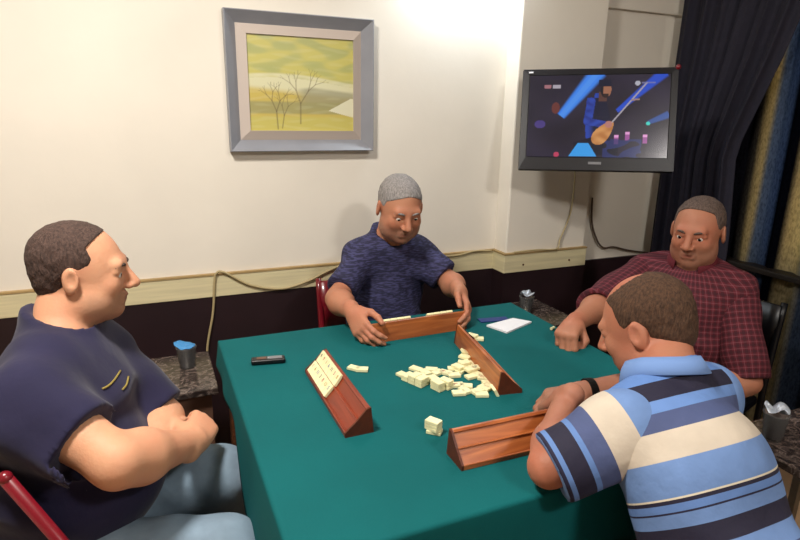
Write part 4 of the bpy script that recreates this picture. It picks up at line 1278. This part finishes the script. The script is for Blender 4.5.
def build(P):
    """P: dict of joints and styles, all in metres in the room"""
    t = person('person', P['label'])
    sc = P.get('headsc', 1.0)
    H, L, R = head_sdf(P['head'], P['hf'], P['hu'], P.get('wide', 1.05), P.get('jowl', 1.1), sc)
    T, TR = torso_sdf(P)
    core = SDF().add(T)
    s, f, u = TR
    nk = A3(P['neck'])
    core.cone(nk - u * .03, L(0, -.025, -.045), .060 * P.get('nk', 1), .054 * P.get('nk', 1), .035)
    for a in P['arms']: core.add(arm_sdf(a['sh'], a['el'], a['wr'], r0=a.get('r0', .056), r1=a.get('r1', .046), r2=a.get('r2', .028)))
    for l in P['legs']: core.add(leg_sdf(l[0], l[1], l[2]))
    parts = []
    h0 = A3(P['head'])
    core_h = H
    fine = .0034
    parts.append((core_h, h0 - .15 * sc, h0 + .15 * sc, fine))
    for a in P['arms']:
        hs = hand_sdf(a['wr'], a['hd'], a['hn'], a['side'], a['curl'], thumb=a.get('thumb', (.5, .4)), sc=a.get('sc', 1.0), spread=a.get('spread', .06))
        lo, hi = bb(hs, .008)
        parts.append((hs, lo, hi, .0026))
    la = lip_attrs(L, np.array([s_ for s_ in frame(P['hf'], P['hu'])]), sc, P.get('stub', .25))
    body_mesh('body', core, parts, M[P['skin']], t, la)
    HR = np.array(frame(P['hf'], P['hu']))
    hair_piece(L, HR, M[P['hair']], t, P.get('hstyle', {}), sc)
    face_bits(L, HR, t, M[P['hair']], sc, P.get('moustache', False), P.get('gaze', (0, -.15)))
    # trousers
    for i, l in enumerate(P['legs']):
        pass
    S = SDF()
    S.ell(P['hip'], (P.get('w', .165) * 1.04 + .012, P.get('d', .115) * 1.08 + .012, .11), TR, .05)
    for l in P['legs']: S.add(leg_sdf(l[0], l[1], l[2], fat=.014))
    wa = P.get('waist', A3(P['hip']) + u * .10)
    cuts = [(wa, nrm(u - f * .75))]
    garment('trousers', S, M[P['trousers']], t, cuts=cuts, h=.009, disp=lambda q: .0035 * folds(q, nrm((.6, .3, .7)), 60, 1.0) + .003 * wob(q, 30, 2.))
    for l in P['legs']: shoe(l[2], l[3], t)
    # shirt
    fat = P.get('fat', .012)
    S, _ = torso_sdf(P, fat)
    S.cone(nk - u * .02, nk + u * .03, .068 * P.get('nk', 1), .062 * P.get('nk', 1), .03)
    nh = nrm(u * 1.0 + f * P.get('necktilt', .35))
    cuts = [(nk + u * P.get('nkh', .040) + f * .0, nh), (A3(P['hip']) - u * P.get('shemz', .07), -u)]
    subs = [(nk - u * .012 + f * .014, nk + u * .2 + f * .05, .052 * P.get('nk', 1), .078)]
    sp = P['sleeve']
    sl = []
    for k, a in enumerate(P['arms']):
        sh, el, wr = A3(a['sh']), A3(a['el']), A3(a['wr']); fr = a.get('hem', P.get('hem', .75))
        A = SDF(); r0, r1 = a.get('r0', .056) + P.get('sf', .016), a.get('r1', .046) + P.get('sf', .016) + a.get('flare', .004)
        if fr <= 1:
            e = sh + (el - sh) * fr; n_ = nrm(el - sh)
            A.cone(sh, e + n_ * .03, r0, r1, .03); ends = (e, n_)
            op = (e - n_ * .012, e + n_ * .08, r1 - .026, r1 - .004)
        else:
            A.cone(sh, el, r0, r1, .03); e = el + (wr - el) * (fr - 1); n_ = nrm(wr - el)
            A.cone(el, e + n_ * .03, r1, r1 - .002, .03); ends = (e, n_)
            op = (e - n_ * .03, e + n_ * .09, r1 - .014, r1 - .011)
        sl.append((A, ends, op, sh, el))
    d1 = P.get('disp', lambda q: .0065 * folds(q, nrm((.45, .25, .85)), 46, P.get('seed', 1.)) + .005 * wob(q, 20, P.get('seed', 1.)) - .004)
    uvT = ang_uv(A3(P['chest']), TR); 
    if sp == 'one':
        for (A, ends, op, sh, el) in sl: S.add(A)
        # hem planes only near each sleeve end: use capsules beyond the hem as cutters
        subs2 = list(subs)
        for (A, ends, op, sh, el) in sl:
            e, n_ = ends; subs2.append((e + n_ * .10, e + n_ * .102, .0, .0)); subs2.append(op)
        def disp(q):
            d = d1(q)
            return d
        S2 = S
        def cutf(P_):
            d = S2(P_)
            m = np.abs(d) < .03
            d = d.copy(); d[m] += d1(P_[m])
            for (p, n) in cuts: d = np.maximum(d, (P_ - A3(p).astype(np.float32)) @ nrm(n).astype(np.float32))
            for (a, b, ra, rb) in subs: d = np.maximum(d, -sd_cone(P_, A3(a), A3(b), ra, rb))
            for (A, ends, op, sh, el) in sl:
                e, n_ = ends; q = P_ - e.astype(np.float32); al = q @ n_.astype(np.float32)
                rad = np.sqrt(np.maximum((q * q).sum(1) - al * al, 0))
                slab = np.maximum(np.maximum(-al, rad - .078), al - .075)      # cylinder beyond hem
                d = np.maximum(d, -slab)
                d = np.maximum(d, -sd_cone(P_, op[0], op[1], op[2], op[3]))
            return d.astype(np.float32)
        lo, hi = S2.bounds(); V, Q = surface(cutf, lo, hi, .0065); V, Q = compact(V, Q); V = relax(V, Q, 1, .4)
        me = np_mesh('shirt', V, Q); set_uv(me, uvT, 2 * math.pi * .16)
        link_mesh('shirt', me, M[P['shirt']], t)
    else:
        garment('shirt', S, M[P['shirt']], t, cuts=cuts, subs=subs, disp=d1, uvf=P.get('uvT', lambda TR_: uvT)(TR), per=P.get('perT', 2 * math.pi * .16), h=.0065)
        for k, (A, ends, op, sh, el) in enumerate(sl):
            sm_ = P.get('sleevemat', P['shirt'])
            c0 = []
            garment('sleeve', A, M[sm_], t, cuts=[(ends[0], ends[1])], subs=[op], disp=d1, uvf=limb_uv(sh, el, .065, P.get('slv', 0.0)), per=2 * math.pi * .065, h=.0055)
    if P.get('collar'):
        c = P['collar']; bm = bmesh.new(); n = 40; rows = []
        for i in range(n + 1):
            a = math.radians(28 + (304) * i / n)      # opening at the front
            dr = s * math.sin(a) + f * math.cos(a)
            r0 = .066 * P.get('nk', 1)
            fr = max(0, math.cos(a))
            base = nk + u * (.030 - .012 * fr) + f * .010
            rows.append([bm.verts.new(base + dr * (r0 - .002) + u * .020), bm.verts.new(base + dr * (r0 + .005) + u * .026), bm.verts.new(base + dr * (r0 + .014) + u * .010), bm.verts.new(base + dr * (r0 + .022) - u * (.008 + .02 * fr))])
        for i in range(n):
            for k in range(3): bm.faces.new((rows[i][k], rows[i + 1][k], rows[i + 1][k + 1], rows[i][k + 1]))
        o = obj('collar', bm, M[c], t, smooth=True); s_ = o.modifiers.new('t', 'SOLIDIFY'); s_.thickness = .003
    return t, L, TR

GOLD = [[(-0.106, 1.0351, -0.4751), (-0.096, 1.0323, -0.4699), (-0.0855, 1.0308, -0.4597), (-0.0746, 1.0306, -0.4445)], [(-0.0744, 1.0209, -0.4761), (-0.0672, 1.0204, -0.4676), (-0.0628, 1.0225, -0.4542)]]
RELAXED = (.35, .45, .3)
GRIP = (.55, .85, .5)
FIST = (1.25, 1.5, .9)

# far man, navy patterned t-shirt
tB, _l, _t = build(dict(label='man in dark blue patterned t-shirt behind the table, both hands on a tile rack', head=(.803, 1.850, 1.115), hf=(-.06, -.90, -.34), hu=(0, -.34, .92), headsc=.97,
    sr=.050, hip=(.80, 2.02, .50), belly=(.795, 1.975, .66), chest=(.795, 1.965, .80), neck=(.80, 1.925, .985), fwd=(-.05, -1, -.05), up=(0, -.12, 1), shR=(.695, 1.935, .922), shL=(.912, 1.925, .926), w=.136, d=.105,
    arms=[dict(sh=(.695, 1.935, .922), el=(.553, 1.80, .822), wr=(.552, 1.618, .832), hd=(.0, -.90, -.34), hn=(.85, 0, -.5), side=1, curl=((.35, .6, .4), (.4, .7, .4), (.45, .7, .4), (.5, .7, .4)), thumb=(.3, .1), hem=.80, r0=.048, r1=.037, r2=.024, sc=.93),
          dict(sh=(.912, 1.925, .926), el=(.992, 1.80, .835), wr=(.945, 1.650, .850), hd=(-.06, -.85, -.45), hn=(-.85, 0, -.5), side=-1, curl=((.35, .5, .3), (.35, .5, .3), (.4, .55, .35), (.45, .6, .4)), thumb=(.2, .1), hem=.80, r0=.048, r1=.037, r2=.024, sc=.93)],
    legs=[((.72, 1.98, .48), (.68, 1.62, .53), (.68, 1.62, .09), (0, -1)), ((.89, 1.98, .48), (.93, 1.62, .53), (.95, 1.64, .09), (0, -1))],
    skin='skin_b', hair='hair_grey', hstyle=dict(line=.062, front=.040), shirt='navy_pattern', trousers='darktrouser', sleeve='one', sf=.011, seed=1.0, hem=.8, stub=.45, gaze=(0, -.3)))
# left man, navy t-shirt, arms folded
tL, LL, RL_ = build(dict(label='heavy man in a navy t-shirt and pale jeans sitting at the left with folded arms', head=(-.155, 1.425, 1.085), hf=(.97, -.10, -.10), hu=(.10, 0, 1), headsc=.97, wide=1.12, jowl=1.3, sr=.058,
    hip=(-.27, 1.28, .50), belly=(-.19, 1.29, .66), chest=(-.215, 1.32, .80), neck=(-.215, 1.385, .965), fwd=(.95, -.25, 0), up=(.10, .05, 1), shR=(-.245, 1.185, .895), shL=(-.165, 1.48, .875), w=.170, d=.125, bd=.025, nk=1.08,
    arms=[dict(sh=(-.245, 1.185, .895), el=(-.100, 1.072, .802), wr=(.040, 1.235, .716), hd=(.35, .80, .05), hn=(-.55, .3, -.8), side=1, curl=(.75, 1.0, .6), thumb=(.3, .5), r0=.060, r1=.048, r2=.029, hem=.60),
          dict(sh=(-.165, 1.48, .875), el=(-.018, 1.375, .715), wr=(-.055, 1.215, .700), hd=(-.8, -.5, .1), hn=(-.5, .5, -.5), side=-1, curl=(.8, 1.0, .6), thumb=(.3, .2), r0=.056, r1=.046, hem=.93)],
    legs=[((-.22, 1.16, .53), (.085, 1.10, .515), (.03, 1.08, .09), (1, -.05)), ((-.22, 1.40, .50), (.10, 1.33, .555), (.12, 1.34, .09), (1, 0))],
    skin='skin_l', hair='hair_dark', hstyle=dict(line=.068, front=.006), shirt='navy', trousers='denim', sleeve='one', fat=.016, sf=.018, seed=2.0, stub=.3, shemz=-.05, waist=A3(-.27, 1.28, .66), gaze=(0, -.1)))
# right man, burgundy checked shirt
build(dict(label='man in a burgundy checked shirt at the right, one fist on the table', head=(1.712, 1.378, 1.066), hf=(-.88, -.40, -.18), hu=(-.12, -.05, 1), headsc=1.0,
    hip=(1.76, 1.40, .50), belly=(1.72, 1.385, .66), chest=(1.725, 1.385, .775), neck=(1.735, 1.395, .930), fwd=(-.9, -.42, 0), up=(-.05, 0, 1), shR=(1.660, 1.530, .880), shL=(1.785, 1.262, .872), w=.158, d=.118, bd=.03,
    arms=[dict(sh=(1.660, 1.530, .880), el=(1.40, 1.455, .815), wr=(1.185, 1.345, .808), hd=(-.80, -.58, -.10), hn=(.1, -.1, -1), side=1, curl=FIST, thumb=(.75, .75), hem=1.20, r0=.050, r1=.040, r2=.026),
          dict(sh=(1.785, 1.262, .872), el=(1.738, 1.125, .612), wr=(1.56, 1.19, .565), hd=(-1, .2, -.1), hn=(0, 0, -1), side=-1, curl=RELAXED, hem=.97, r0=.050, r1=.040)],
    legs=[((1.74, 1.49, .48), (1.36, 1.42, .53), (1.36, 1.42, .09), (-1, 0)), ((1.78, 1.31, .48), (1.40, 1.20, .53), (1.40, 1.20, .09), (-1, 0))],
    skin='skin_r', hair='hair_salt', hstyle=dict(line=.070, front=.015), shirt='plaid', trousers='darktrouser', sleeve='two', collar='plaid', sf=.018, fat=.016, seed=3.0, stub=.3))
tS, _l, _t = build(dict(label='man in a striped blue and cream polo seen from behind, leaning over the table', head=(.985, .885, .995), hf=(-.40, .80, -.48), hu=(-.18, .42, .90), headsc=1.0,
    hip=(.875, .44, .50), belly=(.872, .51, .64), chest=(.892, .625, .785), neck=(.925, .755, .925), fwd=(-.25, .92, -.35), up=(.045, .63, .775), shR=(1.060, .770, .865), shL=(.780, .715, .872), w=.148, d=.108, bd=.02, bw=.97,
    arms=[dict(sh=(1.060, .770, .865), el=(1.150, .915, .808), wr=(.912, .980, .798), hd=(-.97, .16, -.02), hn=(-.1, -.1, -1), side=1, curl=(.75, 1.1, .7), thumb=(.4, .3), hem=.8),
          dict(sh=(.780, .715, .872), el=(.640, .752, .808), wr=(.802, .908, .844), hd=(.15, .76, -.62), hn=(.2, -.5, -1), side=-1, curl=GRIP, thumb=(.4, .1), hem=.97, r0=.060, r1=.037, r2=.025, flare=.006)],
    legs=[((.99, .42, .48), (1.05, .80, .52), (1.05, .80, .09), (0, 1)), ((.81, .42, .48), (.78, .80, .52), (.76, .80, .09), (0, 1))],
    skin='skin_s', hair='hair_brown', hstyle=dict(line=.064, front=.02, bald=(.04, 0.02, .06)), shirt='stripes', sleevemat='stripes_sleeve', trousers='darktrouser', sleeve='two', collar='collar', sf=.020, fat=.016, seed=4.0, slv=0.0,
    disp=lambda q: .0035 * folds(q, nrm((.8, .3, .5)), 34, 4.) + .004 * wob(q, 18, 4.),
    uvT=lambda TR_: (lambda P_: np.stack([np.zeros(len(P_)), (A3(.925, .755, .945) - P_) @ nrm(A3(0, .63, .775)) + .10], 1)), perT=None))

def band(parent, name, c, ax, r, w, m, face=None):
    bm = bmesh.new(); prof = [(r, -w / 2), (r + .003, -w / 2), (r + .003, w / 2), (r, w / 2)]
    add_lathe(bm, prof, n=24, closed=True)
    if face is not None: add_box(bm, (0, -r - .005, 0), (.030, .008, .030))
    o = obj(name, bm, M[m], parent, smooth=False); o.rotation_euler = Vector(ax).to_track_quat('Z', 'Y').to_euler(); o.location = c
    return o
# shirt print on the left man: two small gold strokes lying on the cloth
from mathutils.bvhtree import BVHTree
shirtL = [c for c in tL.children if c.name.startswith('shirt')][0]
bvh = BVHTree.FromPolygons([v.co for v in shirtL.data.vertices], [tuple(p.vertices) for p in shirtL.data.polygons])
def on_shirt(*d):
    h = bvh.ray_cast(Vector((0, 0, 1.447)), Vector(d).normalized())
    return h[0] + h[1] * .0012 if h[0] else None
for pts in GOLD:
    q = [on_shirt(*a) for a in pts]; q = [v for v in q if v]
    if len(q) > 2:
        bm = bmesh.new(); add_tube(bm, catmull(q, 3), .0022, 6); obj('gold_print', bm, M['gold'], tL, smooth=True)
chair1 = metal_chair(-.076, 1.275, 1, 'red metal folding chair under the heavy man in the navy t-shirt', top=.822, wid=.43, slope=.436)
plain_chair((.80, 1.945, 0), math.pi, 'dark red chair under the man at the far side of the table', m='red', back=.79, wid=.42, mb='red')
plain_chair((1.80, 1.40, 0), math.pi / 2 + .3, 'dark chair under the man in the checked shirt', m='black', back=.80)
plain_chair((.93, .385, 0), 0, 'black chair under the man in the striped polo', m='black', back=.66, wid=.46)

band(tS, 'wristwatch', (.930, .976, .799), (-.95, .2, 0), .0315, .018, 'watch', 1)
band(tB, 'bracelet', (.953, 1.672, .849), (-.3, -.8, .1), .0265, .006, 'watch')

# ------------------------------------------------------------------ camera and view
f, pitch, yaw, roll = 577.95, .270295, .411905, .0194282
fw = Vector((math.sin(yaw) * math.cos(pitch), math.cos(yaw) * math.cos(pitch), -math.sin(pitch)))
r = fw.cross(Vector((0, 0, 1))).normalized(); u = r.cross(fw)
r2 = r * math.cos(roll) + u * math.sin(roll); u2 = -r * math.sin(roll) + u * math.cos(roll)
cam = D.cameras.new('camera'); co = D.objects.new('camera', cam); COL.objects.link(co)
cam.sensor_fit = 'HORIZONTAL'; cam.sensor_width = 36; cam.lens = 36 * f / 800; cam.clip_start = .02
co.matrix_world = Matrix(((r2.x, u2.x, -fw.x, 0), (r2.y, u2.y, -fw.y, 0), (r2.z, u2.z, -fw.z, 1.447), (0, 0, 0, 1)))
sc = bpy.context.scene; sc.camera = co
sc.view_settings.view_transform = 'Standard'; sc.view_settings.look = 'None'; sc.view_settings.gamma = 1; sc.view_settings.use_curve_mapping = False
sc.view_settings.exposure = 0.0
sc.cycles.max_bounces = 8
